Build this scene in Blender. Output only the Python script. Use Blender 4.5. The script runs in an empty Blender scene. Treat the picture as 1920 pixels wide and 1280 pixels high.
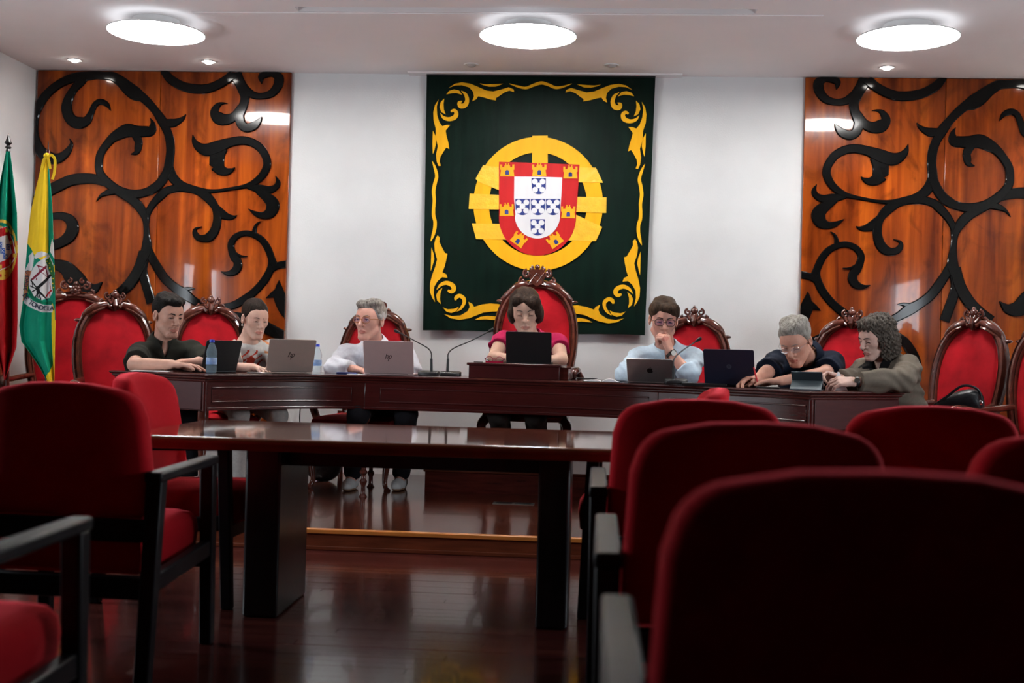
import bpy, bmesh, math, random
import numpy as np
from mathutils import Vector, Matrix
random.seed(7)
C = bpy.context.scene.collection
SC = bpy.context.scene
# ------------------------------------------------------------------ camera
FPX, EYE = 2250.0, 1.06
PITCH, ROLL, YAW = 0.00889, 0.0253, 0.07
Z3 = Vector((0, 0, 1))
fwd = Vector((-math.sin(YAW) * math.cos(PITCH), math.cos(YAW) * math.cos(PITCH), math.sin(PITCH)))
r0 = Vector((math.cos(YAW), math.sin(YAW), 0))
u0 = r0.cross(fwd)
cam_r = math.cos(ROLL) * r0 + math.sin(ROLL) * u0
cam_u = math.cos(ROLL) * u0 - math.sin(ROLL) * r0
EYEP = Vector((0, 0, EYE))
cd = bpy.data.cameras.new('camera')
cam = bpy.data.objects.new('camera', cd); C.objects.link(cam)
cd.sensor_width = 36.0; cd.sensor_fit = 'HORIZONTAL'
cd.lens = FPX / 1920 * 36.0
cd.clip_start = 0.05
M = Matrix((cam_r, cam_u, -fwd)).transposed().to_4x4(); M.translation = EYEP
cam.matrix_world = M
cd.dof.use_dof = True; cd.dof.focus_distance = 7.6; cd.dof.aperture_fstop = 2.8
SC.camera = cam
vs = SC.view_settings
SC.display_settings.display_device = 'sRGB'
vs.view_transform = 'Standard'; vs.look = 'None'; vs.gamma = 1.0; vs.use_curve_mapping = False
vs.exposure = 0.70
SC.cycles.use_denoising = True
SC.cycles.max_bounces = 8; SC.cycles.diffuse_bounces = 4; SC.cycles.glossy_bounces = 4
SC.cycles.transmission_bounces = 6; SC.cycles.sample_clamp_indirect = 6.0
SC.cycles.caustics_reflective = False; SC.cycles.caustics_refractive = False

def at(px, py, d):
    """world point seen at photo pixel (px,py) at camera depth d"""
    dr = fwd + cam_r * ((px - 960) / FPX) + cam_u * ((640 - py) / FPX)
    return EYEP + dr * d
def on_z(px, py, z):
    dr = fwd + cam_r * ((px - 960) / FPX) + cam_u * ((640 - py) / FPX)
    return EYEP + dr * ((z - EYE) / dr.z)
def on_y(px, py, y):
    dr = fwd + cam_r * ((px - 960) / FPX) + cam_u * ((640 - py) / FPX)
    return EYEP + dr * (y / dr.y)

WALL_Y, CEIL = 9.10, 3.17
DAIS = 0.106            # height of the raised floor
PLAT = 0.256            # height of the second step under the president's chair
DESK = 0.889            # desk top height (absolute)
XL, XR = -4.42, 3.30    # side walls
# ------------------------------------------------------------------ world + main lights
w = bpy.data.worlds.new('world'); SC.world = w; w.use_nodes = True
w.node_tree.nodes['Background'].inputs[0].default_value = (0.55, 0.65, 0.85, 1)
w.node_tree.nodes['Background'].inputs[1].default_value = 0.02

def area(name, loc, target, sx, sy, power, col):
    l = bpy.data.lights.new(name, 'AREA'); l.shape = 'RECTANGLE'; l.size = sx; l.size_y = sy
    l.energy = power; l.color = col
    o = bpy.data.objects.new(name, l); C.objects.link(o)
    o.location = loc
    o.rotation_euler = (Vector(target) - Vector(loc)).to_track_quat('-Z', 'Y').to_euler()
    return o
WIN = dict(y0=4.15, y1=5.55, z0=1.05, z1=1.98)
P_WIN_L, P_WIN_R, P_SPOT = 62, 50, 7
yc, zc = (WIN['y0'] + WIN['y1']) / 2, (WIN['z0'] + WIN['z1']) / 2
area('daylight_left', (XL - 0.10, yc, zc), (XL + 1, yc, zc), WIN['y1'] - WIN['y0'], WIN['z1'] - WIN['z0'], P_WIN_L, (0.86, 0.93, 1.0))
area('daylight_right', (XR + 0.10, yc, zc), (XR - 1, yc, zc), WIN['y1'] - WIN['y0'], WIN['z1'] - WIN['z0'], P_WIN_R, (0.86, 0.93, 1.0))

# ------------------------------------------------------------------ materials
MATS = {}
def mat(name, col, rough=0.5, metal=0.0, spec=0.5, noise=0.0, scale=20.0, bump=0.0, bscale=200.0, coat=0.0, sheen=0.0, stint=(1, 1, 1),
        trans=0.0, emit=None, estr=0.0, stretch=(1, 1, 1), col2=None, alpha=1.0, ior=1.45):
    if name in MATS: return MATS[name]
    m = bpy.data.materials.new(name); m.use_nodes = True
    nt = m.node_tree; b = nt.nodes['Principled BSDF']
    b.inputs['Base Color'].default_value = (*col, 1)
    b.inputs['Roughness'].default_value = rough
    b.inputs['Metallic'].default_value = metal
    b.inputs['Specular IOR Level'].default_value = spec
    b.inputs['Coat Weight'].default_value = coat
    b.inputs['Coat Roughness'].default_value = 0.05
    b.inputs['Sheen Weight'].default_value = sheen; b.inputs['Sheen Tint'].default_value = (*stint, 1); b.inputs['Sheen Roughness'].default_value = 0.35
    b.inputs['Transmission Weight'].default_value = trans
    b.inputs['IOR'].default_value = ior
    b.inputs['Alpha'].default_value = alpha
    if emit:
        b.inputs['Emission Color'].default_value = (*emit, 1)
        b.inputs['Emission Strength'].default_value = estr
    tc = nt.nodes.new('ShaderNodeTexCoord'); mp = nt.nodes.new('ShaderNodeMapping')
    mp.inputs['Scale'].default_value = stretch
    nt.links.new(tc.outputs['Object'], mp.inputs['Vector'])
    if noise > 0 or col2:
        n = nt.nodes.new('ShaderNodeTexNoise'); n.inputs['Scale'].default_value = scale
        n.inputs['Detail'].default_value = 5
        nt.links.new(mp.outputs['Vector'], n.inputs['Vector'])
        r = nt.nodes.new('ShaderNodeValToRGB')
        r.color_ramp.elements[0].position = 0.3; r.color_ramp.elements[1].position = 0.7
        c2 = col2 if col2 else tuple(min(1, c * (1 + noise)) for c in col)
        c1 = col if col2 else tuple(c * (1 - noise) for c in col)
        r.color_ramp.elements[0].color = (*c1, 1); r.color_ramp.elements[1].color = (*c2, 1)
        nt.links.new(n.outputs['Fac'], r.inputs['Fac'])
        nt.links.new(r.outputs['Color'], b.inputs['Base Color'])
    if bump > 0:
        n2 = nt.nodes.new('ShaderNodeTexNoise'); n2.inputs['Scale'].default_value = bscale
        n2.inputs['Detail'].default_value = 3
        nt.links.new(mp.outputs['Vector'], n2.inputs['Vector'])
        bp = nt.nodes.new('ShaderNodeBump'); bp.inputs['Strength'].default_value = bump
        bp.inputs['Distance'].default_value = 0.01
        nt.links.new(n2.outputs['Fac'], bp.inputs['Height'])
        nt.links.new(bp.outputs['Normal'], b.inputs['Normal'])
    MATS[name] = m
    return m

# ------------------------------------------------------------------ mesh helpers
def tag(o, label=None, cat=None, group=None, kind=None):
    if label: o['label'] = label
    if cat: o['category'] = cat
    if group: o['group'] = group
    if kind: o['kind'] = kind
    return o
def empty(name, loc=(0, 0, 0), rz=0.0, label=None, cat=None, group=None):
    o = bpy.data.objects.new(name, None); C.objects.link(o)
    o.location = loc; o.rotation_euler = (0, 0, rz); o.empty_display_size = 0.05
    return tag(o, label, cat, group)
def copy_tree(o, parent=None):
    c = o.copy(); C.objects.link(c)
    if parent: c.parent = parent
    for ch in list(o.children): copy_tree(ch, c)
    return c

class MB:
    def __init__(s): s.v = []; s.f = []; s.mi = []; s.cur = 0
    def add(s, vs_, fs_):
        k = len(s.v); s.v += [tuple(p) for p in vs_]
        s.f += [tuple(i + k for i in f) for f in fs_]; s.mi += [s.cur] * len(fs_)
        return s
    def box(s, lo, hi):
        x0, y0, z0 = lo; x1, y1, z1 = hi
        return s.add([(x0, y0, z0), (x1, y0, z0), (x1, y1, z0), (x0, y1, z0), (x0, y0, z1), (x1, y0, z1), (x1, y1, z1), (x0, y1, z1)],
                     [(0, 3, 2, 1), (4, 5, 6, 7), (0, 1, 5, 4), (1, 2, 6, 5), (2, 3, 7, 6), (3, 0, 4, 7)])
    def hexa(s, b4, t4):
        return s.add(list(b4) + list(t4), [(0, 3, 2, 1), (4, 5, 6, 7), (0, 1, 5, 4), (1, 2, 6, 5), (2, 3, 7, 6), (3, 0, 4, 7)])
    def beam(s, a, b, wx, wy, up=(0, 0, 1), taper=1.0):
        a = Vector(a); b = Vector(b); d = (b - a).normalized(); up = Vector(up)
        if abs(d.dot(up)) > 0.98: up = Vector((0, 1, 0))
        x = d.cross(up).normalized(); y = x.cross(d)
        q = lambda p, k: [p - x * wx / 2 * k - y * wy / 2 * k, p + x * wx / 2 * k - y * wy / 2 * k, p + x * wx / 2 * k + y * wy / 2 * k, p - x * wx / 2 * k + y * wy / 2 * k]
        return s.hexa(q(a, 1), q(b, taper))
    def tube(s, pts, rad, n=8, cap=True, flat=None):
        """round tube through pts; rad scalar or list; flat=(axis, factor) squashes"""
        P = [Vector(p) for p in pts]; m = len(P)
        R = rad if isinstance(rad, (list, tuple, np.ndarray)) else [rad] * m
        k = len(s.v); prev = None
        for i, p in enumerate(P):
            t = (P[min(i + 1, m - 1)] - P[max(i - 1, 0)])
            t = t.normalized() if t.length > 1e-9 else Vector((0, 0, 1))
            if prev is None:
                a = Vector((0, 0, 1)) if abs(t.z) < 0.9 else Vector((1, 0, 0))
                x = t.cross(a).normalized()
            else:
                x = (prev - t * prev.dot(t))
                x = x.normalized() if x.length > 1e-6 else t.orthogonal().normalized()
            prev = x; y = t.cross(x)
            for j in range(n):
                an = 2 * math.pi * j / n
                o = (x * math.cos(an) + y * math.sin(an)) * R[i]
                if flat: ax = Vector(flat[0]); o = o - ax * o.dot(ax) * (1 - flat[1])
                s.v.append(tuple(p + o))
        for i in range(m - 1):
            for j in range(n):
                j2 = (j + 1) % n
                s.f.append((k + i * n + j, k + i * n + j2, k + (i + 1) * n + j2, k + (i + 1) * n + j)); s.mi.append(s.cur)
        if cap:
            s.f.append(tuple(k + j for j in range(n))[::-1]); s.mi.append(s.cur)
            s.f.append(tuple(k + (m - 1) * n + j for j in range(n))); s.mi.append(s.cur)
        return s
    def lathe(s, prof, c=(0, 0, 0), n=16, axis='Z'):
        k = len(s.v); m = len(prof)
        for r, h in prof:
            for j in range(n):
                a = 2 * math.pi * j / n
                p = (r * math.cos(a), r * math.sin(a), h)
                if axis == 'Y': p = (p[0], p[2], p[1])
                if axis == 'X': p = (p[2], p[0], p[1])
                s.v.append((c[0] + p[0], c[1] + p[1], c[2] + p[2]))
        for i in range(m - 1):
            for j in range(n):
                j2 = (j + 1) % n
                s.f.append((k + i * n + j, k + i * n + j2, k + (i + 1) * n + j2, k + (i + 1) * n + j)); s.mi.append(s.cur)
        s.f.append(tuple(k + j for j in range(n))[::-1]); s.mi.append(s.cur)
        s.f.append(tuple(k + (m - 1) * n + j for j in range(n))); s.mi.append(s.cur)
        return s
    def ball(s, c, r, n=12, m=8, rot=None):
        r = r if isinstance(r, (tuple, list)) else (r, r, r)
        k = len(s.v)
        for i in range(m + 1):
            th = math.pi * (0.02 + 0.96 * i / m)
            for j in range(n):
                a = 2 * math.pi * j / n
                p = Vector((r[0] * math.sin(th) * math.cos(a), r[1] * math.sin(th) * math.sin(a), r[2] * math.cos(th)))
                if rot is not None: p = rot @ p
                s.v.append((c[0] + p.x, c[1] + p.y, c[2] + p.z))
        for i in range(m):
            for j in range(n):
                j2 = (j + 1) % n
                s.f.append((k + i * n + j, k + (i + 1) * n + j, k + (i + 1) * n + j2, k + i * n + j2)); s.mi.append(s.cur)
        s.f.append(tuple(k + j for j in range(n))); s.mi.append(s.cur)
        s.f.append(tuple(k + m * n + j for j in range(n))[::-1]); s.mi.append(s.cur)
        return s
    def prism(s, poly, fn, d0, d1):
        """polygon (list of 2D) extruded; fn(u,v,d)->3D"""
        n = len(poly)
        ar = sum(poly[i][0] * poly[(i + 1) % n][1] - poly[(i + 1) % n][0] * poly[i][1] for i in range(n))
        vs_ = [fn(u, v, d0) for u, v in poly] + [fn(u, v, d1) for u, v in poly]
        fs_ = [tuple(range(n)), tuple(range(n, 2 * n))[::-1]] + [(i, (i + 1) % n + 0, (i + 1) % n + n, i + n)[::-1] for i in range(n)]
        return s.add(vs_, fs_)
    def sweep(s, path, prof, frame, closed=False):
        """path: list of 3D; prof: closed list of (a,b); frame(i)->(A,B) vectors"""
        k = len(s.v); m = len(path); n = len(prof)
        for i, p in enumerate(path):
            A, B, sc = frame(i)
            for a, b in prof: s.v.append(tuple(Vector(p) + A * a * sc + B * b * sc))
        for i in range(m if closed else m - 1):
            i2 = (i + 1) % m
            for j in range(n):
                j2 = (j + 1) % n
                s.f.append((k + i * n + j, k + i * n + j2, k + i2 * n + j2, k + i2 * n + j)); s.mi.append(s.cur)
        if not closed:
            s.f.append(tuple(k + j for j in range(n))[::-1]); s.mi.append(s.cur)
            s.f.append(tuple(k + (m - 1) * n + j for j in range(n))); s.mi.append(s.cur)
        return s
    def build(s, name, mats, parent=None, smooth=False, bevel=0.0, seg=2, loc=None, rot=None, auto=True, subsurf=0):
        me = bpy.data.meshes.new(name); me.from_pydata(s.v, [], s.f)
        bm = bmesh.new(); bm.from_mesh(me); bmesh.ops.recalc_face_normals(bm, faces=bm.faces); bm.to_mesh(me); bm.free()
        mats = mats if isinstance(mats, (list, tuple)) else [mats]
        for m in mats: me.materials.append(m)
        if len(mats) > 1: me.polygons.foreach_set('material_index', s.mi)
        if smooth:
            me.polygons.foreach_set('use_smooth', [True] * len(me.polygons))
            if auto:
                try: me.set_sharp_from_angle(angle=math.radians(42))
                except Exception: pass
        o = bpy.data.objects.new(name, me); C.objects.link(o)
        if parent: o.parent = parent
        if loc is not None: o.location = loc
        if rot is not None: o.rotation_euler = rot
        if bevel > 0:
            b = o.modifiers.new('bevel', 'BEVEL'); b.width = bevel; b.segments = seg; b.limit_method = 'ANGLE'; b.angle_limit = math.radians(40)
            if not smooth:
                me.polygons.foreach_set('use_smooth', [True] * len(me.polygons))
            b.harden_normals = False
            try: me.set_sharp_from_angle(angle=math.radians(70))
            except Exception: pass
        if subsurf:
            b = o.modifiers.new('sub', 'SUBSURF'); b.levels = subsurf; b.render_levels = subsurf
        return o

def catmull(pts, n=6, closed=False):
    P = [np.array(p, float) for p in pts]; out = []
    m = len(P)
    for i in range(m if closed else m - 1):
        if closed: a, b, c, d = P[i - 1], P[i], P[(i + 1) % m], P[(i + 2) % m]
        else: a, b, c, d = P[max(i - 1, 0)], P[i], P[i + 1], P[min(i + 2, m - 1)]
        for k in range(n):
            t = k / n
            out.append(0.5 * ((2 * b) + (-a + c) * t + (2 * a - 5 * b + 4 * c - d) * t * t + (-a + 3 * b - 3 * c + d) * t ** 3))
    if not closed: out.append(P[-1])
    return out
def lerp(a, b, t): return a + (b - a) * t
def text_mesh(body, size, shear=0.0, depth=0.0006, align='CENTER', bold=0.0):
    """verts, faces of flat lettering in the XY plane"""
    cu = bpy.data.curves.new('t', 'FONT'); cu.body = body; cu.size = size; cu.shear = shear; cu.extrude = depth
    cu.align_x = align; cu.align_y = 'CENTER'; cu.offset = bold; cu.resolution_u = 3
    o = bpy.data.objects.new('t', cu); C.objects.link(o)
    dg = bpy.context.evaluated_depsgraph_get(); dg.update()
    me = o.evaluated_get(dg).to_mesh()
    v = [tuple(x.co) for x in me.vertices]; f = [tuple(p.vertices) for p in me.polygons]
    o.evaluated_get(dg).to_mesh_clear()
    bpy.data.objects.remove(o); bpy.data.curves.remove(cu)
    return v, f

# ------------------------------------------------------------------ shared materials
m_white = mat('white_plaster', (0.785, 0.805, 0.81), 0.75, noise=0.03, scale=3, bump=0.06, bscale=90)
m_ceil = mat('ceiling_paint', (0.86, 0.82, 0.82), 0.8, noise=0.02, scale=2)
m_dark_wall = mat('rear_low_bounce_dark', (0.10, 0.075, 0.07), 0.7, noise=0.05, scale=2)  # invented dark finish for the unseen rear, cuts bounced light and reflections
m_black_lac = mat('black_lacquer', (0.004, 0.004, 0.004), 0.10, spec=0.20, noise=0.05, scale=5)
m_mahog = mat('mahogany', (0.055, 0.010, 0.007), 0.22, noise=0.35, scale=6, stretch=(1, 1, 9), coat=0.35, bump=0.02, bscale=60)
m_desk = mat('desk_mahogany', (0.050, 0.0085, 0.0075), 0.24, noise=0.18, scale=7, stretch=(1, 1, 12), coat=0.3)
m_throne = mat('carved_walnut', (0.085, 0.022, 0.014), 0.20, noise=0.3, scale=25, coat=0.5)
m_velvet = mat('red_velvet', (0.29, 0.004, 0.009), 0.8, noise=0.25, scale=7, spec=0.12, bump=0.05, bscale=300)
m_felt = mat('red_felt', (0.42, 0.010, 0.017), 0.95, noise=0.06, scale=140, spec=0.05, sheen=0.95, stint=(1.0, 0.11, 0.14), bump=0.1, bscale=900)
m_black_wood = mat('black_stained_wood', (0.009, 0.009, 0.011), 0.42, noise=0.2, scale=30, stretch=(1, 1, 0.1), spec=0.18)
m_metal = mat('dark_metal', (0.05, 0.05, 0.05), 0.35, metal=0.8)
m_chrome = mat('steel', (0.6, 0.6, 0.6), 0.25, metal=1.0, noise=0.05, scale=30)
m_black_plastic = mat('black_plastic', (0.008, 0.008, 0.009), 0.42, noise=0.1, scale=100)
m_screen_black = mat('matt_black_lid', (0.004, 0.004, 0.005), 0.55, noise=0.1, scale=60)
m_paper = mat('paper', (0.78, 0.78, 0.80), 0.7, noise=0.02, scale=40)
# ================================================================== ROOM SHELL
def structure(name, mb, m, parent=None, **k):
    o = mb.build(name, m, parent, **k)
    if not parent: o['kind'] = 'structure'
    return o
YB = -2.2   # rear of the room, behind the camera
STEP_Y = 6.21
# floor: base slab, then the single strip boards on the part the photograph shows
m_fl = []
for i, c in enumerate([(0.060, 0.014, 0.011), (0.050, 0.011, 0.009), (0.072, 0.017, 0.013), (0.056, 0.012, 0.011)]):
    m_fl.append(mat('floor_board_%d' % i, c, 0.16, noise=0.3, scale=5, stretch=(1, 14, 14), coat=0.25, bump=0.03, bscale=25, spec=0.5))
m_floor_base = mat('floor_base', (0.050, 0.011, 0.009), 0.18, noise=0.4, scale=4, stretch=(1, 14, 1), coat=0.25, bump=0.04, bscale=20)
b = MB(); b.box((XL - .2, YB, -0.10), (XR + .2, WALL_Y + .2, -0.004))
floor = structure('floor', b, m_floor_base)
PW = 0.066
pm = []
for L in (1.9,):
    for k in range(4):
        q = MB(); q.box((0, 0, -0.003), (L - 0.002, PW - 0.0015, 0.0))
        o = q.build('plank', m_fl[k], floor, bevel=0); pm.append(o)
protos = pm; first = [True] * 4
ny = 0; yy = STEP_Y - PW
rows = []
while yy > 3.45:
    rows.append(yy); yy -= PW
for ri, yy in enumerate(rows):
    off = (ri * 0.67) % 1.9
    x = XL - off
    while x < XR:
        k = random.randrange(4)
        if first[k]: o = protos[k]; first[k] = False
        else:
            o = protos[k].copy(); C.objects.link(o)
        o.location = (x, yy, random.uniform(-0.0006, 0.0003)); x += 1.9
# raised dais
m_dais = mat('dais_boards', (0.075, 0.018, 0.010), 0.13, noise=0.45, scale=3.5, stretch=(1.2, 16, 1), coat=0.3, bump=0.03, bscale=14)
m_riser = mat('dais_riser', (0.13, 0.030, 0.012), 0.3, noise=0.3, scale=5, stretch=(1, 1, 10), coat=0.2)
m_nosing = mat('nosing_wood', (0.50, 0.17, 0.035), 0.3, noise=0.15, scale=8, stretch=(1, 20, 20), coat=0.3)
b = MB(); b.box((XL, STEP_Y + 0.03, -0.004), (XR, WALL_Y, DAIS))
dais = structure('floor_dais', b, m_dais)
b = MB(); b.box((XL, STEP_Y + 0.012, 0.0), (XR, STEP_Y + 0.03, DAIS - 0.02)); b.build('riser', m_riser, dais)
b = MB(); b.box((XL, STEP_Y, DAIS - 0.022), (XR, STEP_Y + 0.05, DAIS + 0.001)); o = b.build('nosing', m_nosing, dais, bevel=0.004)
b = MB(); b.box((XL, STEP_Y - 0.004, 0.0), (XR, STEP_Y + 0.012, 0.02)); o = b.build('skirting_strip', m_riser, dais, bevel=0.003)
# second step below the president's chair
b = MB(); b.box((-1.13, 8.05, DAIS), (0.30, WALL_Y, PLAT))
plat = structure('floor_platform', b, m_mahog)
b = MB(); b.box((-1.14, 8.035, PLAT - 0.015), (0.31, WALL_Y, PLAT + 0.002)); b.build('top_board', m_dais, plat, bevel=0.004)
# walls
b = MB(); b.box((XL - .2, WALL_Y, -.1), (XR + .2, WALL_Y + .2, CEIL + .3)); structure('wall_back', b, m_white)
def side_wall(name, xa, xb):
    b = MB()
    b.box((xa, WIN['y0'] - .25, -.1), (xb, WIN['y0'], CEIL + .3)); b.box((xa, WIN['y1'], -.1), (xb, WALL_Y, CEIL + .3))
    b.box((xa, WIN['y0'], -.1), (xb, WIN['y1'], WIN['z0'])); b.box((xa, WIN['y0'], WIN['z1']), (xb, WIN['y1'], CEIL + .3))
    return structure(name, b, m_white)
for nm, xa, xb in (('wall_left_rear', XL - .2, XL + .02), ('wall_right_rear', XR - .02, XR + .2)):
    b = MB(); b.box((xa, YB, -.1), (xb, WIN['y0'] - .25, CEIL + .3)); structure(nm, b, m_dark_wall)
side_wall('wall_left', XL - .2, XL); side_wall('wall_right', XR, XR + .2)
m_winframe = mat('window_frame_paint', (0.7, 0.7, 0.7), 0.5, noise=0.03, scale=10)
for n, (x0, x1) in enumerate([(XL - .09, XL - .03), (XR + .03, XR + .09)]):
    b = MB(); t = 0.05
    b.box((x0, WIN['y0'], WIN['z0']), (x1, WIN['y1'], WIN['z0'] + t)); b.box((x0, WIN['y0'], WIN['z1'] - t), (x1, WIN['y1'], WIN['z1']))
    for yy in (WIN['y0'], WIN['y1'] - t): b.box((x0, yy, WIN['z0']), (x1, yy + t, WIN['z1']))
    structure('window_%d' % (n + 1), b, m_winframe)
b = MB(); b.box((XL - .2, YB - .2, -.1), (XR + .2, YB, CEIL + .3)); structure('wall_rear', b, m_dark_wall)
# ceiling with the long recessed slot (a screen slot) as a real opening
pc = on_z(550, 11, CEIL); pd = on_z(1420, 19, CEIL)
sx0, sx1, sy0 = pc.x, pd.x, (pc.y + pd.y) / 2
b = MB(); W_ = 0.10
b.box((XL - .2, 4.6, CEIL), (XR + .2, sy0, CEIL + .12)); b.box((XL - .2, sy0 + W_, CEIL), (XR + .2, WALL_Y + .2, CEIL + .12))
b.box((XL - .2, sy0, CEIL), (sx0, sy0 + W_, CEIL + .12)); b.box((sx1, sy0, CEIL), (XR + .2, sy0 + W_, CEIL + .12))
structure('ceiling', b, m_ceil)
b = MB(); b.box((XL - .2, YB - .2, CEIL - .02), (XR + .2, 4.6, CEIL + .12)); structure('ceiling_rear', b, m_dark_wall)
b = MB(); b.box((sx0 - .05, sy0 - .05, CEIL + .12), (sx1 + .05, sy0 + W_ + .05, CEIL + .14))
structure('trim_1', b, mat('slot_shadow', (0.42, 0.40, 0.46), 0.8, noise=0.02, scale=5))
# shallow lowered strip of ceiling in front (its far edge crosses behind the lights)
pa = on_z(380, 40, CEIL); pb = on_z(1530, 50, CEIL)
b = MB(); b.box((pa.x, sy0 + W_ + .02, CEIL - 0.006), (pb.x, (pa.y + pb.y) / 2, CEIL + 0.01)); structure('trim_2', b, m_ceil)
# pelmet pocket above the tapestry
pa = on_y(768, 139, WALL_Y); pb = on_y(1278, 146, WALL_Y)
b = MB(); b.box((pa.x, WALL_Y - .10, CEIL - 0.012), (pb.x, WALL_Y, CEIL + .01)); structure('trim_3', b, m_ceil)

# round ceiling lights
m_diff = mat('light_diffuser', (1, 1, 1), 0.5, emit=(1.0, 0.98, 0.95), estr=23.0)
m_rim = mat('light_rim', (0.8, 0.8, 0.8), 0.4, noise=0.02, scale=10)
LZ = CEIL - 0.085
lights = []
for i, (px, py, lab) in enumerate([(293, 62, 'white round flush ceiling light near the left wood panel'),
                                   (990, 68.5, 'white round ceiling light above the green tapestry'),
                                   (1702, 72, 'white round ceiling light near the right wood panel')]):
    p = on_z(px, py, LZ)
    if i == 0:
        r = empty('ceiling_light', p, 0, lab, 'ceiling light', 'round lights on the ceiling')
        b = MB(); b.lathe([(0.0, 0.0), (0.308, 0.0)], n=48); b.build('diffuser', m_diff, r, smooth=True)
        b = MB(); b.lathe([(0.0, 0.001), (0.308, 0.001), (0.309, -0.0015), (0.3125, -0.0015), (0.3125, 0.006), (0.22, 0.0125), (0.22, 0.03), (0.15, 0.034), (0.15, 0.0845), (0.0, 0.0845)], n=48); b.build('rim', m_rim, r, smooth=True)
        b = MB(); b.lathe([(0.23, 0.0135), (0.300, 0.0085)], n=48); b.f = b.f[:48]; b.mi = b.mi[:48]; b.build('added_glow_ring', mat('added_glow', (1, 1, 1), 0.5, emit=(0.9, 0.95, 1.0), estr=0.7), r, smooth=True)  # added glowing ring, lightens the disc's shadow on the ceiling
        lights.append(r)
    else:
        c = copy_tree(lights[0]); c.location = p; c['label'] = lab
# recessed downlights
m_lamp_on = mat('lamp_lit', (1, 1, 1), 0.5, emit=(1.0, 0.95, 0.88), estr=30)
m_lamp_off = mat('lamp_unlit', (0.45, 0.42, 0.40), 0.3, noise=0.05, scale=20)
def downlight(px, py, lab, on):
    p = on_z(px, py, CEIL)
    r = empty('downlight', p, 0, lab, 'downlight', 'small downlights in the ceiling')
    b = MB(); b.lathe([(0.036, -0.004), (0.052, -0.005), (0.056, 0.0), (0.056, 0.012), (0.036, 0.012)], n=24); b.build('trim_ring', m_rim, r, smooth=True)
    b = MB(); b.lathe([(0.0, -0.020), (0.020, -0.018), (0.033, -0.008), (0.0345, 0.0), (0.0, 0.002)], n=20); b.build('lamp', m_lamp_on if on else m_lamp_off, r, smooth=True)
    if on:
        l = bpy.data.lights.new('spot_lamp', 'SPOT'); l.energy = P_SPOT * 4; l.spot_size = math.radians(70); l.spot_blend = 0.6; l.shadow_soft_size = 0.03; l.color = (1, 0.93, 0.84)
        o = bpy.data.objects.new('spot_lamp', l); C.objects.link(o); o.parent = r; o.location = (0, 0, -0.06)
downlight(140, 112, 'lit downlight nearest the left side wall', True)
downlight(391, 115, 'lit downlight between the left round light and the white wall', True)
downlight(884, 121, 'unlit downlight above the left half of the tapestry', False)
downlight(1147, 122, 'unlit downlight above the right half of the tapestry', False)
downlight(1663, 126, 'lit downlight below the right round ceiling light', True)
downlight(1962, 132, 'lit downlight beyond the right edge of the picture', True)

# ================================================================== CARVED WOOD WALL PANELS
def wood_mat(name, seed):
    m = bpy.data.materials.new(name); m.use_nodes = True; nt = m.node_tree; N = nt.nodes; Lk = nt.links
    bs = N['Principled BSDF']; bs.inputs['Roughness'].default_value = 0.16; bs.inputs['Specular IOR Level'].default_value = 0.12; bs.inputs['Coat Weight'].default_value = 0.30; bs.inputs['Coat Roughness'].default_value = 0.03
    tc = N.new('ShaderNodeTexCoord'); mp = N.new('ShaderNodeMapping'); mp.inputs['Scale'].default_value = (7, 7, 0.42); mp.inputs['Location'].default_value = (seed, 0, seed * .37)
    Lk.new(tc.outputs['Object'], mp.inputs['Vector'])
    n1 = N.new('ShaderNodeTexNoise'); n1.inputs['Scale'].default_value = 1.6; n1.inputs['Detail'].default_value = 7; n1.inputs['Distortion'].default_value = 0.5
    Lk.new(mp.outputs['Vector'], n1.inputs['Vector'])
    mp2 = N.new('ShaderNodeMapping'); mp2.inputs['Scale'].default_value = (3.2, 3, 1.7); mp2.inputs['Location'].default_value = (seed * 2, 0, 1)
    Lk.new(tc.outputs['Object'], mp2.inputs['Vector'])
    n2 = N.new('ShaderNodeTexNoise'); n2.inputs['Scale'].default_value = 1.5; n2.inputs['Detail'].default_value = 6; n2.inputs['Distortion'].default_value = 1.2
    Lk.new(mp2.outputs['Vector'], n2.inputs['Vector'])
    r1 = N.new('ShaderNodeValToRGB'); e = r1.color_ramp.elements
    e[0].position = 0.28; e[0].color = (0.085, 0.013, 0.003, 1); e[1].position = 0.74; e[1].color = (0.37, 0.078, 0.007, 1)
    k = r1.color_ramp.elements.new(0.5); k.color = (0.21, 0.036, 0.0045, 1)
    Lk.new(n1.outputs['Fac'], r1.inputs['Fac'])
    r2 = N.new('ShaderNodeValToRGB'); e = r2.color_ramp.elements
    e[0].position = 0.30; e[0].color = (0.30, 0.26, 0.25, 1); e[1].position = 0.50; e[1].color = (1, 1, 1, 1)
    Lk.new(n2.outputs['Fac'], r2.inputs['Fac'])
    mx = N.new('ShaderNodeMix'); mx.data_type = 'RGBA'; mx.blend_type = 'MULTIPLY'; mx.inputs[0].default_value = 0.75
    Lk.new(r1.outputs['Color'], mx.inputs[6]); Lk.new(r2.outputs['Color'], mx.inputs[7])
    Lk.new(mx.outputs[2], bs.inputs['Base Color'])
    # slight waviness of the lacquer
    n3 = N.new('ShaderNodeTexNoise'); n3.inputs['Scale'].default_value = 3; Lk.new(tc.outputs['Object'], n3.inputs['Vector'])
    bp = N.new('ShaderNodeBump'); bp.inputs['Strength'].default_value = 0.05; bp.inputs['Distance'].default_value = 0.01
    Lk.new(n3.outputs['Fac'], bp.inputs['Height']); Lk.new(bp.outputs['Normal'], bs.inputs['Normal'])
    return m
PT = 0.035
PF = WALL_Y - PT      # front plane of the boards
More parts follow.
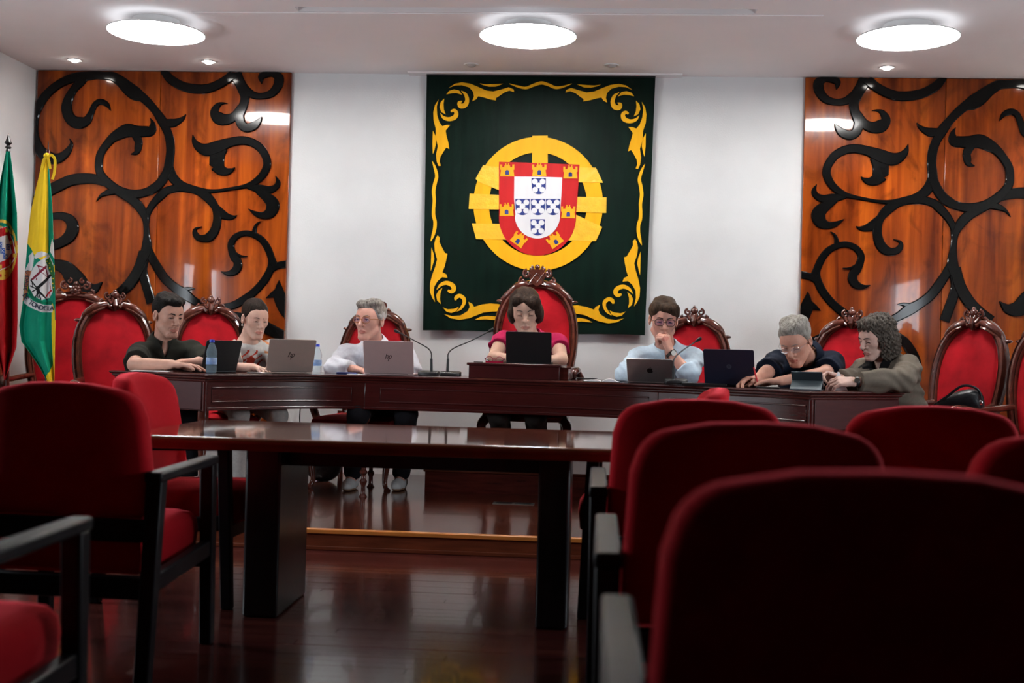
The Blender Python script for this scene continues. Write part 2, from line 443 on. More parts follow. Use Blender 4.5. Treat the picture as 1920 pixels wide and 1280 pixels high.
CR = dict(A=(40, 120, 6.4), B=(290, 120, 6.4), C=(40, 300, 6.4), D=(290, 300, 6.4), E=(270, 460, 6.4), F=(0, 400, 3.368))
def cv(seq):
    out = []
    for s_, pts in seq:
        ox, oy, k = CR[s_]
        for x, y, ww in pts: out.append((ox + x / k, oy + y / k, ww / k))
    return out
VINE = [
 [('A', [(1040,142,80),(920,135,95),(800,145,110),(640,165,112),(470,235,105),(320,352,105),(220,490,110),(168,620,105),(155,760,100),(172,900,105),(225,1030,125),(300,1100,140),(390,1138,130),(480,1120,110),(560,1050,85),(605,960,42),(585,898,4)])],
 [('A', [(860,135,90),(1000,142,95),(1100,152,110),(1200,215,130),(1300,305,160),(1380,362,160),(1460,405,110),(1540,480,100),(1620,575,95)]), ('B', [(90,680,115),(150,800,100),(185,920,105),(193,1050,103),(178,1170,108)]), ('D', [(165,110,115),(120,200,110),(40,290,90),(-60,350,70)])],
 [('B', [(80,690,60),(200,712,105),(280,692,80),(345,650,45),(380,605,5)])],
 [('A', [(760,150,110),(720,210,110),(630,310,95),(570,420,112),(548,520,130),(570,620,130),(630,690,135),(710,708,140),(790,680,110),(840,590,75),(885,495,72),(950,455,72),(1030,485,58),(1078,562,6)])],
 [('A', [(1552,650,5),(1578,720,62),(1560,800,120),(1480,812,130),(1380,810,140),(1280,800,160),(1180,840,140),(1090,900,110),(1010,990,95),(950,1090,95),(933,1200,95)]), ('C', [(940,130,95),(985,210,100),(1060,290,110),(1180,370,110),(1330,410,110),(1480,393,100),(1610,335,110),(1700,240,110),(1770,110,90)])],
 [('A', [(1360,820,110),(1410,930,92),(1405,1000,90),(1385,1060,65),(1322,1085,6)])],
 [('C', [(1060,275,110),(900,232,115),(760,222,128),(600,245,135),(450,312,140),(300,395,140),(180,500,140),(115,640,130),(90,800,110),(80,960,100)])],
 [('C', [(1160,360,100),(1040,392,72),(960,430,40),(906,498,4)])],
 [('C', [(1150,375,90),(1250,430,95),(1350,490,112),(1430,575,110),(1490,690,85),(1503,800,70),(1508,900,78),(1510,1000,110),(1500,1100,130),(1460,1190,120)]), ('F', [(912,245,66),(880,350,70),(825,440,70),(760,500,62),(690,550,60)])],
 [('C', [(1505,760,66),(1520,640,75),(1590,520,90),(1690,415,105)]), ('D', [(160,365,95),(280,338,92),(400,345,90),(500,365,95),(580,400,110),(660,470,112),(725,560,92),(752,660,98),(748,760,105),(715,860,115),(655,925,112),(585,942,85),(520,925,78),(485,870,62),(500,825,35),(572,800,4)])],
 [('D', [(720,540,70),(800,640,108),(880,682,80),(950,686,44),(992,664,4)])],
 [('D', [(165,40,105),(200,170,115),(260,255,112),(350,310,92),(480,350,80),(620,375,60),(760,370,42),(900,350,42),(1020,330,48),(1110,310,60),(1200,270,80),(1290,190,90),(1345,90,95)]), ('B', [(1350,1160,95),(1320,1080,95),(1260,1000,100),(1160,940,100),(1040,920,105),(900,945,115),(780,990,150),(640,1030,150),(540,1000,110),(480,930,62),(463,853,5)])],
 [('B', [(800,1000,170),(755,1100,180),(748,1200,180)]), ('D', [(755,60,180),(800,120,130),(870,140,90),(930,120,50),(966,90,4)])],
 [('D', [(1120,318,60),(1260,345,100),(1370,360,95),(1450,330,75),(1482,270,60),(1456,192,4)])],
 [('D', [(1240,360,85),(1340,440,115),(1405,505,150),(1420,560,160),(1385,632,140),(1310,665,90),(1220,645,60),(1130,588,4)])],
 [('D', [(1195,890,70),(1205,820,46),(1230,770,30),(1277,737,4)])],
 [('D', [(1450,1280,82),(1405,1180,85),(1360,1060,85),(1285,955,80),(1180,895,72),(1080,880,70),(980,920,76),(922,1000,82),(926,1080,86),(960,1170,96)]), ('E', [(1120,180,98),(1130,250,106),(1090,312,95),(1010,337,56),(930,314,5)])],
 [('E', [(1090,90,40),(1150,125,34),(1200,132,20),(1245,130,8)])],
 [('E', [(1485,40,82),(1528,140,85),(1530,240,88),(1490,350,95),(1420,455,95),(1320,562,95),(1200,652,100),(1080,716,92),(940,745,80),(800,742,66),(700,715,85),(590,655,100),(480,575,130),(380,510,112),(260,405,110),(170,275,110),(90,130,100),(30,0,100)])],
 [('E', [(440,540,70),(530,522,50),(580,518,30),(617,522,4)])],
 [('E', [(1490,330,70),(1570,262,80),(1640,236,86),(1750,222,92)])],
 [('E', [(20,120,110),(-8,280,100),(12,420,110),(52,555,112),(90,690,112)])],
 [('E', [(1468,632,4),(1540,595,70),(1620,570,160),(1700,500,230)])],
 [('E', [(1600,560,120),(1650,690,140),(1700,800,120),(1740,870,60)])],
 [('F', [(320,330,50),(350,322,62),(420,347,90),(480,420,120),(540,470,92),(600,474,60),(650,433,5)])],
 [('C', [(300,700,40),(380,676,76),(490,672,90),(580,712,120),(620,800,150),(592,900,150),(500,980,122),(390,1022,112),(300,1030,60)])],
 [('B', [(110,70,80),(130,110,90),(200,190,105),(330,265,108),(480,300,112),(630,298,110),(770,248,110),(880,180,110),(960,110,130)])],
 [('B', [(960,90,150),(1010,200,130),(1060,300,130),(1085,400,112),(1062,510,110),(1015,620,118),(1020,690,105)])],
 [('B', [(1070,290,110),(1180,372,90),(1300,386,80),(1410,350,100),(1480,262,112),(1490,170,118),(1430,118,86),(1340,122,90),(1282,160,80),(1288,242,5)])],
 [('B', [(1050,520,110),(960,630,112),(860,670,132),(770,650,150),(722,580,110),(760,502,70),(820,474,30),(882,479,4)])],
 [('B', [(1015,600,115),(1040,720,112),(1110,768,110),(1200,740,100),(1260,682,58),(1287,635,5)])],
 [('E', [(390,1400,110),(370,1260,120),(400,1130,120),(460,1020,110),(540,930,104),(700,862,110),(900,840,110),(1150,862,112),(1350,920,128),(1500,1000,138),(1640,1070,130),(1760,1110,120)])],
 [('E', [(390,1400,110),(420,1600,120),(520,1760,120),(700,1850,110),(900,1860,100),(1050,1800,80),(1120,1700,50)])],
]
pL0, pL1 = on_y(59, 136, PF), on_y(546, 140, PF)
bL = on_y(534, 640, PF)
LX0, LX1 = XL + 0.02, (pL1.x + bL.x) / 2
RX0 = (on_y(1509.5, 150, PF).x + on_y(1500, 600, PF).x) / 2
RX1 = RX0 + (LX1 - LX0)
RX1 = min(RX1, XR - 0.02)
PZ0, PZ1 = 0.30, CEIL - 0.004
def vine_world(x, y):
    p = on_y(x, y, PF); return p.x, p.z
strokes = []
for sq in VINE:
    pts = cv(sq)
    wp = []
    for x, y, ww in pts:
        X, Zz = vine_world(x, y); X2, _ = vine_world(x + ww, y)
        wp.append((X, Zz, X2 - X))
    strokes.append(catmull(wp, 7))
def wood_panel(name, lab, x0, x1, seam, mirror, seed):
    r = empty(name, ((x0 + x1) / 2, WALL_Y, PZ0), 0, lab, 'wall panel', 'wood panels on the end wall')
    cx = (x0 + x1) / 2
    edges = [x0, seam, x1]
    for k in range(2):
        b = MB(); b.box((edges[k] + 0.0015 - cx, -PT, 0), (edges[k + 1] - 0.0015 - cx, 0, PZ1 - PZ0)); b.build('board', wood_mat('figured_wood_%d%d' % (seed, k), seed * 3.1 + k * 5.3), r, bevel=0.004)
    for i, st in enumerate(strokes):
        h = 0.013 + 0.0004 * (i % 9); be = 0.007
        b = MB(); k0 = 0; n = len(st)
        rows_ = []
        for q in range(n):
            t = st[min(q + 1, n - 1)][:2] - st[max(q - 1, 0)][:2]
            t = t / (np.linalg.norm(t) + 1e-9); nn = np.array((-t[1], t[0]))
            ww = max(0.004, st[q][2]); e = min(be, ww * .3)
            prof = [(-ww / 2, 0), (-ww / 2, h - e), (-ww / 2 + e, h), (ww / 2 - e, h), (ww / 2, h - e), (ww / 2, 0)]
            for a, d in prof:
                X = st[q][0] + nn[0] * a; Zz = st[q][1] + nn[1] * a
                if mirror: X = RX0 + (LX1 - X)
                d = d + (2e-5 * q if d > 0 else 0)
                X = min(max(X, x0 + 0.001), x1 - 0.001); Zz = min(max(Zz, PZ0 + .002), PZ1 - 0.001)
                b.v.append((X - cx, -PT - d, Zz - PZ0))
        for q in range(n - 1):
            for j in range(5):
                b.f.append((q * 6 + j, q * 6 + j + 1, q * 6 + j + 7, q * 6 + j + 6)); b.mi.append(0)
        b.f.append(tuple(range(6))); b.f.append(tuple(range((n - 1) * 6, n * 6))); b.mi += [0, 0]
        o = b.build('vine_scroll', m_black_lac, r, smooth=True)
        sm = [abs(p_.normal.y) < .97 for p_ in o.data.polygons]; o.data.polygons.foreach_set('use_smooth', sm)
    return r
sL = on_y(290, 560, PF).x
wood_panel('wood_wall_panel', 'glossy orange wood panel with black carved scrolls behind the flags', LX0, LX1, sL, False, 1)
wood_panel('wood_wall_panel', 'glossy orange wood panel with black carved scrolls behind the curly haired woman', RX0, RX1, RX0 + (LX1 - sL), True, 2)
b = MB(); b.box((LX1 + 0.002, WALL_Y - .02, DAIS), (RX0 - .002, WALL_Y - .001, DAIS + .08)); structure('baseboard_back', b, m_white)
# ================================================================== TAPESTRY WITH ARMS
BY = WALL_Y - 0.055     # front plane of the cloth
def cloth_mat(name, col, rough=0.7, noise=0.12, bump=0.25, stretch=(6, 1, 0.8), spec=0.15):
    return mat(name, col, rough, noise=noise, scale=3, stretch=stretch, bump=bump, bscale=2.2, spec=spec)
m_green_cl = cloth_mat('dark_green_satin', (0.0016, 0.0085, 0.0055), 0.5, noise=0.35, bump=0.35, spec=.10)
m_gold_cl = cloth_mat('gold_satin', (0.80, 0.40, 0.010), 0.5, noise=0.06, bump=0.12)
m_gold_crease = mat('creased_gold_satin', (0.82, 0.46, 0.022), 0.45, noise=0.10, scale=14, bump=0.6, bscale=22)
m_red_cl = cloth_mat('red_satin', (0.40, 0.010, 0.012), 0.55, noise=0.1)
m_white_cl = cloth_mat('white_satin', (0.78, 0.78, 0.80), 0.6, noise=0.03, bump=0.2)
m_blue_cl = cloth_mat('blue_satin', (0.022, 0.035, 0.17), 0.6, noise=0.1)
def c3(x, y): return (760 + x / 3.764, 120 + y / 3.764)
def c4(x, y): return (760 + x / 3.764, 380 + y / 3.764)
def bw(p):
    q = on_y(p[0], p[1], BY); return (q.x, q.z)
tl, tr = bw((800, 139)), bw((1229, 144)); bl_, br_ = bw((793, 619)), bw((1209, 629))
BX0, BX1 = tl[0], tr[0]
xbl, xbr = bl_[0], br_[0]
BZ1 = CEIL - 0.012; BZ0 = (bl_[1] + br_[1]) / 2
def axis_x(z):
    t = (BZ1 - z) / (BZ1 - BZ0); return lerp((BX0 + BX1) / 2, (xbl + xbr) / 2, t)
ban = empty('tapestry', ((BX0 + BX1) / 2, WALL_Y, BZ0), 0, 'dark green tapestry with the gold ringed coat of arms on the end wall', 'tapestry')
BO = Vector(((BX0 + BX1) / 2, WALL_Y, BZ0))
def bp3(u, v, d): return (u - BO.x, BY - d - BO.y, v - BO.z)
# cloth with a soft hem curve
b = MB(); nx, nz = 24, 30
for side, d in ((0, 0.0), (1, -0.012)):
    for j in range(nz + 1):
        t = j / nz; z = lerp(BZ1, BZ0, t); xa, xb = lerp(BX0, xbl, t), lerp(BX1, xbr, t)
        for i in range(nx + 1):
            s_ = i / nx; x = lerp(xa, xb, s_)
            wv = 0.004 * math.sin(s_ * 21 + 1.0) * (0.3 + 0.7 * t) * (1 if (s_ < 0.14 or s_ > 0.86) else 0.15)
            zz = z + (0.006 * math.sin(s_ * 9) if j == nz else 0)
            b.v.append(bp3(x, zz, d + wv - 0.004))
n1 = (nx + 1) * (nz + 1)
for j in range(nz):
    for i in range(nx):
        a = j * (nx + 1) + i
        b.f.append((a, a + 1, a + nx + 2, a + nx + 1)); b.f.append((n1 + a, n1 + a + nx + 1, n1 + a + nx + 2, n1 + a + 1)); b.mi += [0, 0]
for i in range(nx):
    b.f.append((i, n1 + i, n1 + i + 1, i + 1)); a = nz * (nx + 1) + i; b.f.append((a, a + 1, n1 + a + 1, n1 + a)); b.mi += [0, 0]
for j in range(nz):
    a = j * (nx + 1); c = a + nx + 1; b.f.append((a, c, n1 + c, n1 + a)); a2 = a + nx; c2 = c + nx; b.f.append((a2, n1 + a2, n1 + c2, c2)); b.mi += [0, 0]
b.build('cloth', m_green_cl, ban, smooth=True)
b = MB(); b.box((BX0 - BO.x, -.06, BZ1 - BO.z - .01), (BX1 - BO.x, -.03, BZ1 - BO.z + .012)); b.build('hanging_rail', m_metal, ban)
def piece(name, poly, m, d0, d1, mir=None):
    if mir: poly = [(2 * axis_x(v) - u, v) for u, v in poly]
    b = MB(); b.prism(poly, bp3, d0, d1); return b.build(name, m, ban)
def ribbon_poly(pts, n=6):
    st = catmull(pts, n); L, R = [], []
    for q in range(len(st)):
        t = st[min(q + 1, len(st) - 1)][:2] - st[max(q - 1, 0)][:2]; t = t / (np.linalg.norm(t) + 1e-9); nn = np.array((-t[1], t[0]))
        ww = max(st[q][2], 1.0)
        L.append(st[q][:2] + nn * ww / 2); R.append(st[q][:2] - nn * ww / 2)
    return L + R[::-1]
TOPP = [
 [(305,170),(350,140),(400,130),(460,140),(520,165),(570,188),(620,195),(680,180),(730,165),(765,180),(768,198),(735,188),(700,200),(655,232),(640,240),(640,258),(600,250),(550,235),(515,228),(500,250),(473,263),(485,230),(478,195),(450,165),(400,150),(350,152)],
 [(525,138),(570,145),(620,143),(690,140),(640,160),(590,160),(550,150)],
 [(290,215),(310,190),(345,180),(380,188),(403,218),(360,205),(320,208)],
 [(275,245),(250,270),(242,305),(255,340),(285,355),(272,320),(270,280)],
 [(235,252),(210,290),(198,340),(200,400),(215,455),(215,520),(230,580),(218,640),(222,690),(235,720),(252,718),(242,690),(248,655),(275,610),(290,590),(310,600),(305,560),(290,500),(285,470),(318,430),(290,430),(262,440),(240,410),(225,360),(222,300)],
 [(195,470),(215,510),(218,560),(205,610),(195,635),(192,560)]]
TOPR = [
 [(395,190,3),(425,215,22),(437,255,28),(422,290,34),(392,297,34),(382,275,26),(402,262,4)],
 [(248,348,3),(270,378,20),(310,390,28),(350,375,32),(360,345,28),(343,328,22),(322,338,12)],
 [(190,685,3),(208,730,18),(222,790,22),(210,840,24),(200,900,24),(205,960,22),(200,1020,22),(200,1070,24),(210,1110,24),(208,1160,24),(195,1210,20),(180,1250,3)]]
BOTP = [
 [(228,230),(243,245),(240,275),(262,320),(280,355),(298,360),(290,400),(278,450),(262,490),(290,505),(298,530),(260,525),(230,550),(205,590),(200,640),(210,700),(190,670),(175,630),(175,570),(190,510),(212,450),(225,400),(208,340),(205,290),(215,250)],
 [(185,315),(200,360),(205,400),(190,450),(180,480),(182,400)],
 [(262,600),(235,620),(218,650),(225,690),(252,715),(245,680),(248,640)],
 [(265,738),(300,752),(345,748),(378,735),(360,765),(325,778),(290,768)],
 [(272,785),(330,800),(390,795),(440,765),(455,735),(445,698),(475,715),(485,735),(540,718),(600,710),(660,715),(740,740),(700,765),(610,768),(550,775),(500,795),(450,815),(380,826),(320,815)],
 [(490,825),(530,805),(580,798),(640,802),(700,820),(640,828),(570,822)]]
BOTR = [
 [(222,612,3),(250,580,20),(290,565,28),(330,580,32),(343,607,32),(325,627,26),(300,618,14)],
 [(362,768,3),(392,745,18),(414,710,22),(413,677,27),(385,656,27),(360,668,26),(354,688,14)]]
for cf, polys, ribs in ((c3, TOPP, TOPR), (c4, BOTP, BOTR)):
    for p in polys + [ribbon_poly(r) for r in ribs]:
        wp = [bw(cf(x, y)) for x, y in p]
        piece('gold_scroll', wp, m_gold_cl, 0.002, 0.006)
        piece('gold_scroll', wp, m_gold_cl, 0.002, 0.006, True)
wp = [bw(c3(x, y)) for x, y in ribbon_poly([(735,140,3),(790,158,14),(850,170,18),(900,152,20),(960,134,22),(1010,147,20),(1060,167,20),(1110,162,14),(1175,140,3)])]
piece('gold_scroll', wp, m_gold_cl, 0.002, 0.006)
# armillary ring
def ell(cx, cy, rx, ry, n=64, a0=0, a1=2 * math.pi): return [(cx + rx * math.cos(lerp(a0, a1, i / n)), cy + ry * math.sin(lerp(a0, a1, i / n))) for i in range(n + 1)]
cxr, cyr = 938, 987
b = MB(); o_ = [bw(c3(*p)) for p in ell(cxr, cyr, 457, 472)[:-1]]; i_ = [bw(c3(*p)) for p in ell(cxr - 2, cyr + 2, 346, 365)[:-1]]
n = len(o_); vs_ = [bp3(u, v, 0.008) for u, v in o_] + [bp3(u, v, 0.008) for u, v in i_] + [bp3(u, v, 0.002) for u, v in o_] + [bp3(u, v, 0.002) for u, v in i_]
fs_ = []
for i in range(n):
    j = (i + 1) % n; fs_ += [(i, j, n + j, n + i), (2 * n + i, i + 0, 0 + j, 2 * n + j), (n + i, n + j, 3 * n + j, 3 * n + i)]
b.add(vs_, fs_); b.build('gold_ring', m_gold_cl, ban)
def p3(poly): return [bw(c3(x, y)) for x, y in poly]
for poly in ([(897,508),(1005,506),(1005,700),(895,700)], [(870,1345),(978,1348),(985,1440),(990,1470),(850,1450),(862,1430)]):
    piece('gold_band', p3(poly), m_gold_cl, 0.006, 0.010)
for poly in ([(455,915),(680,925),(680,1027),(448,1023)], [(1195,938),(1420,942),(1418,1052),(1195,1045)],
             [(550,715),(680,730),(680,898),(600,865),(515,832),(497,810)], [(1190,1057),(1390,1150),(1345,1250),(1150,1245),(1180,1150)],
             [(1210,730),(1345,732),(1395,838),(1210,835)], [(470,1125),(700,1128),(720,1240),(500,1235)]):
    piece('gold_band', p3(poly), m_gold_crease, 0.006, 0.011)
# shield
red = [(662,692),(946,700),(1230,712),(1218,900),(1205,1060)] + ell(933, 1080, 272, 272, 28, 0.0, math.pi)[1:-1] + [(662,1080),(662,880)]
piece('red_shield', p3(red), m_red_cl, 0.009, 0.014)
wh = [(770,796),(940,797),(1108,802),(1100,950),(1092,1065)] + ell(933, 1068, 160, 164, 24, 0.0, math.pi)[1:-1] + [(778,1062),(768,950)]
piece('white_shield', p3(wh), m_white_cl, 0.014, 0.017)
def quina(cx, cy):
    w_, h_ = 51, 58
    sh = [(cx - w_, cy - h_), (cx + w_, cy - h_), (cx + w_ - 2, cy + 14)] + ell(cx, cy + 14, w_ - 3, h_ - 16, 14, 0, math.pi)[1:-1] + [(cx - w_ + 2, cy + 14)]
    q = piece('blue_escutcheon', p3(sh), m_blue_cl, 0.017, 0.019)
    b = MB()
    for dx, dy in ((-27, -33), (27, -33), (0, -6), (-25, 24), (25, 24)):
        b.prism(p3(ell(cx + dx, cy + dy, 20, 20, 16)[:-1]), bp3, 0.019, 0.0205)
    b.build('white_bezants', m_white_cl, q)
for q in ((942, 865), (828, 1012), (937, 1012), (1043, 1012), (935, 1155)): quina(*q)
m_gold2 = cloth_mat('castle_gold', (0.80, 0.36, 0.012), 0.5, noise=0.06)
def castle(cx, cy, rot=0, s_=1.0):
    pts = [(-50, 47), (50, 47), (45, 5), (50, 5), (50, -38), (33, -38), (33, -18), (22, -18), (22, -38), (14, -38), (14, -52), (-14, -52), (-14, -38), (-22, -38), (-22, -18), (-33, -18), (-33, -38), (-50, -38), (-50, 5), (-45, 5)]
    pts = [(-50,47),(50,47),(44,2),(50,0),(50,-36),(36,-36),(36,-18),(20,-18),(20,-30),(14,-30),(14,-46),(6,-46),(6,-34),(-6,-34),(-6,-46),(-14,-46),(-14,-30),(-20,-30),(-20,-18),(-36,-18),(-36,-36),(-50,-36),(-50,0),(-44,2)]
    c_, d_ = math.cos(rot), math.sin(rot)
    T = lambda L: p3([(cx + s_ * (x * c_ - y * d_), cy + s_ * (x * d_ + y * c_)) for x, y in L])
    o = piece('gold_castle', T(pts), m_gold2, 0.014, 0.017)
    b = MB(); b.prism(T([(-13, 36), (13, 36), (13, 14)] + ell(0, 14, 13, 11, 8, 0, -math.pi)[1:-1] + [(-13, 14)]), bp3, 0.017, 0.0185); b.build('gate', m_blue_cl, o)
castle(720, 747); castle(946, 747); castle(1165, 762); castle(716, 1026); castle(1150, 1042)
castle(806, 1235, math.radians(36)); castle(1052, 1240, math.radians(-36))

# ================================================================== FLAGS
FLAG_COLS = {'green': (0.0, 0.22, 0.125), 'dgreen': (0.0, 0.12, 0.06), 'yellow': (0.84, 0.56, 0.02), 'red': (0.42, 0.006, 0.010), 'white': (0.66, 0.64, 0.64), 'blue': (0.03, 0.09, 0.36), 'black': (0.008, 0.008, 0.009), 'wine': (0.20, 0.01, 0.03), 'gold': (0.62, 0.40, 0.05), 'orange': (0.55, 0.20, 0.10), 'lgreen': (0.02, 0.12, 0.03)}
m_flag = {k: mat('flag_' + k, v, 0.6, noise=0.06, scale=8, spec=.15) for k, v in FLAG_COLS.items()}
FK = list(FLAG_COLS)
def inpoly(X, Y, poly):
    c = np.zeros(X.shape, bool); n = len(poly)
    for i in range(n):
        x1, y1 = poly[i]; x2, y2 = poly[(i + 1) % n]
        if y1 == y2: continue
        c ^= ((y1 > Y) != (y2 > Y)) & (X < (x2 - x1) * (Y - y1) / (y2 - y1) + x1)
    return c
def seg(X, Y, a, b, wd):
    ax, ay = a; bx, by = b; dx, dy = bx - ax, by - ay
    t = np.clip(((X - ax) * dx + (Y - ay) * dy) / (dx * dx + dy * dy + 1e-9), 0, 1)
    return np.hypot(X - ax - t * dx, Y - ay - t * dy) < wd / 2
def flag_cloth(name, parent, Zd, lft, rgt, y0, y1, nx, ny, colour, folds, org):
    """cloth hanging from the pole: outline rows lft/rgt (y -> x), folds(s,t) gives depth"""
    yl, xl = zip(*lft); yr, xr = zip(*rgt)
    ys = np.linspace(y0, y1, ny + 1); xa = np.interp(ys, yl, xl); xb = np.interp(ys, yr, xr)
    v = []
    for j, y in enumerate(ys):
        for i in range(nx + 1):
            s_ = i / nx
            p = at(lerp(xa[j], xb[j], s_), y, Zd + folds(s_, (y - y0) / (y1 - y0))) - org
            v.append(tuple(p))
    f = [(j * (nx + 1) + i, j * (nx + 1) + i + 1, (j + 1) * (nx + 1) + i + 1, (j + 1) * (nx + 1) + i) for j in range(ny) for i in range(nx)]
    jj, ii = np.divmod(np.arange(nx * ny), nx)
    yc_ = (ys[jj] + ys[jj + 1]) / 2; s_c = (ii + 0.5) / nx
    xc_ = xa[jj] + (xb[jj] - xa[jj]) * s_c
    mi = colour(xc_, yc_)
    me = bpy.data.meshes.new(name); me.from_pydata(v, [], f)
    for k in FK: me.materials.append(m_flag[k])
    me.polygons.foreach_set('material_index', mi.astype(np.int32)); me.polygons.foreach_set('use_smooth', [True] * len(f))
    o = bpy.data.objects.new(name, me); C.objects.link(o); o.parent = parent
    so = o.modifiers.new('thick', 'SOLIDIFY'); so.thickness = 0.003; so.offset = -1
    return o
def setc(out, mask, k): out[mask] = FK.index(k)
def k1(x, y): return (x / 6.4, 400 + y / 6.4)      # crop scale used while measuring the flags
# national flag
ZA = 7.9
base = at(13, 690, ZA); root = empty('flag_on_pole', (base.x, base.y + .05, DAIS), 0, 'green and red flag with a shield on a spear tipped pole, furthest left', 'flag')
org = root.location
def colA(X, Y):
    o = np.zeros(X.shape); setc(o, X > -99, 'green'); setc(o, Y > 476, 'red')
    setc(o, (X > 26) & (Y > 452 + (X - 26) * -0.0) & (Y < 476) & (X > 28), 'red')
    e = ((X - 2) / 31) ** 2 + ((Y - 468) / 57) ** 2
    setc(o, (e < 1.0) & (e > 0.80), 'gold')
    for yy, sl in ((440, .9), (512, -.3), (505, .8), (425, .5)):
        setc(o, seg(X, Y, (-20, yy - 20 * sl), (40, yy + 40 * sl), 5) & (e < 1), 'gold')
    for xx in (6, 16): setc(o, (abs(X - xx) < 2) & (Y > 500) & (e < 1), 'gold')
    P = lambda L: [k1(*q) for q in L]
    setc(o, inpoly(X, Y, P([(-200, 240), (85, 150), (165, 330), (195, 470), (180, 560), (120, 630), (0, 690), (-200, 700)])), 'white')
    setc(o, inpoly(X, Y, P([(-200, 245), (78, 160), (158, 335), (186, 470), (170, 552), (112, 620), (0, 680), (-200, 690)])), 'red')
    setc(o, inpoly(X, Y, P([(-200, 345), (80, 258), (155, 470), (60, 560), (0, 590), (-200, 620)])), 'white')
    for cx, cy in ((8, 375), (90, 402), (32, 448), (66, 512), (-30, 500)):
        x_, y_ = k1(cx, cy); m_ = (abs(X - x_) < 3.6) & (abs(Y - y_) < 5.2); setc(o, m_, 'blue')
        for dx, dy in ((-1.8, -2.4), (1.8, -2.4), (0, 0), (-1.8, 2.4), (1.8, 2.4)): setc(o, np.hypot(X - x_ - dx, Y - y_ - dy) < 0.9, 'white')
    for cx, cy in ((75, 205), (135, 352), (178, 505), (125, 582), (10, 640)):
        x_, y_ = k1(cx, cy); setc(o, (abs(X - x_) < 2.6) & (abs(Y - y_) < 3.6), 'gold')
    return o
fA = lambda s_, t: 0.05 * math.sin(s_ * 11) * min(1, t * 3)
flag_cloth('cloth', root, ZA, [(284, 11), (330, 2), (380, -6), (430, -12), (520, -14), (640, -12), (690, 2), (712, 8)], [(284, 19), (330, 25), (400, 32), (470, 33), (600, 33), (650, 31), (712, 10)], 284, 712, 110, 430, colA, fA, org)
b = MB(); t0_ = at(15, 285, ZA + .05) - org; b.tube([(t0_.x * .0, 0, 0), t0_ + Vector((0, 0, -.2)), t0_], 0.014, 10); b.build('pole', m_mahog, root, smooth=True)
b = MB(); b.lathe([(0.0, 0), (0.016, 0.004), (0.012, 0.02), (0.022, 0.03), (0.010, 0.045), (0.024, 0.06), (0.017, 0.075), (0.008, 0.10), (0.001, 0.125)], (t0_.x, t0_.y, t0_.z), 12); b.build('spear_finial', m_metal, root, smooth=True)
b = MB(); b.lathe([(0.0, 0), (0.15, 0), (0.15, 0.03), (0.05, 0.05), (0.03, 0.12), (0.0, 0.12)], n=20); b.build('base', m_mahog, root, smooth=True)
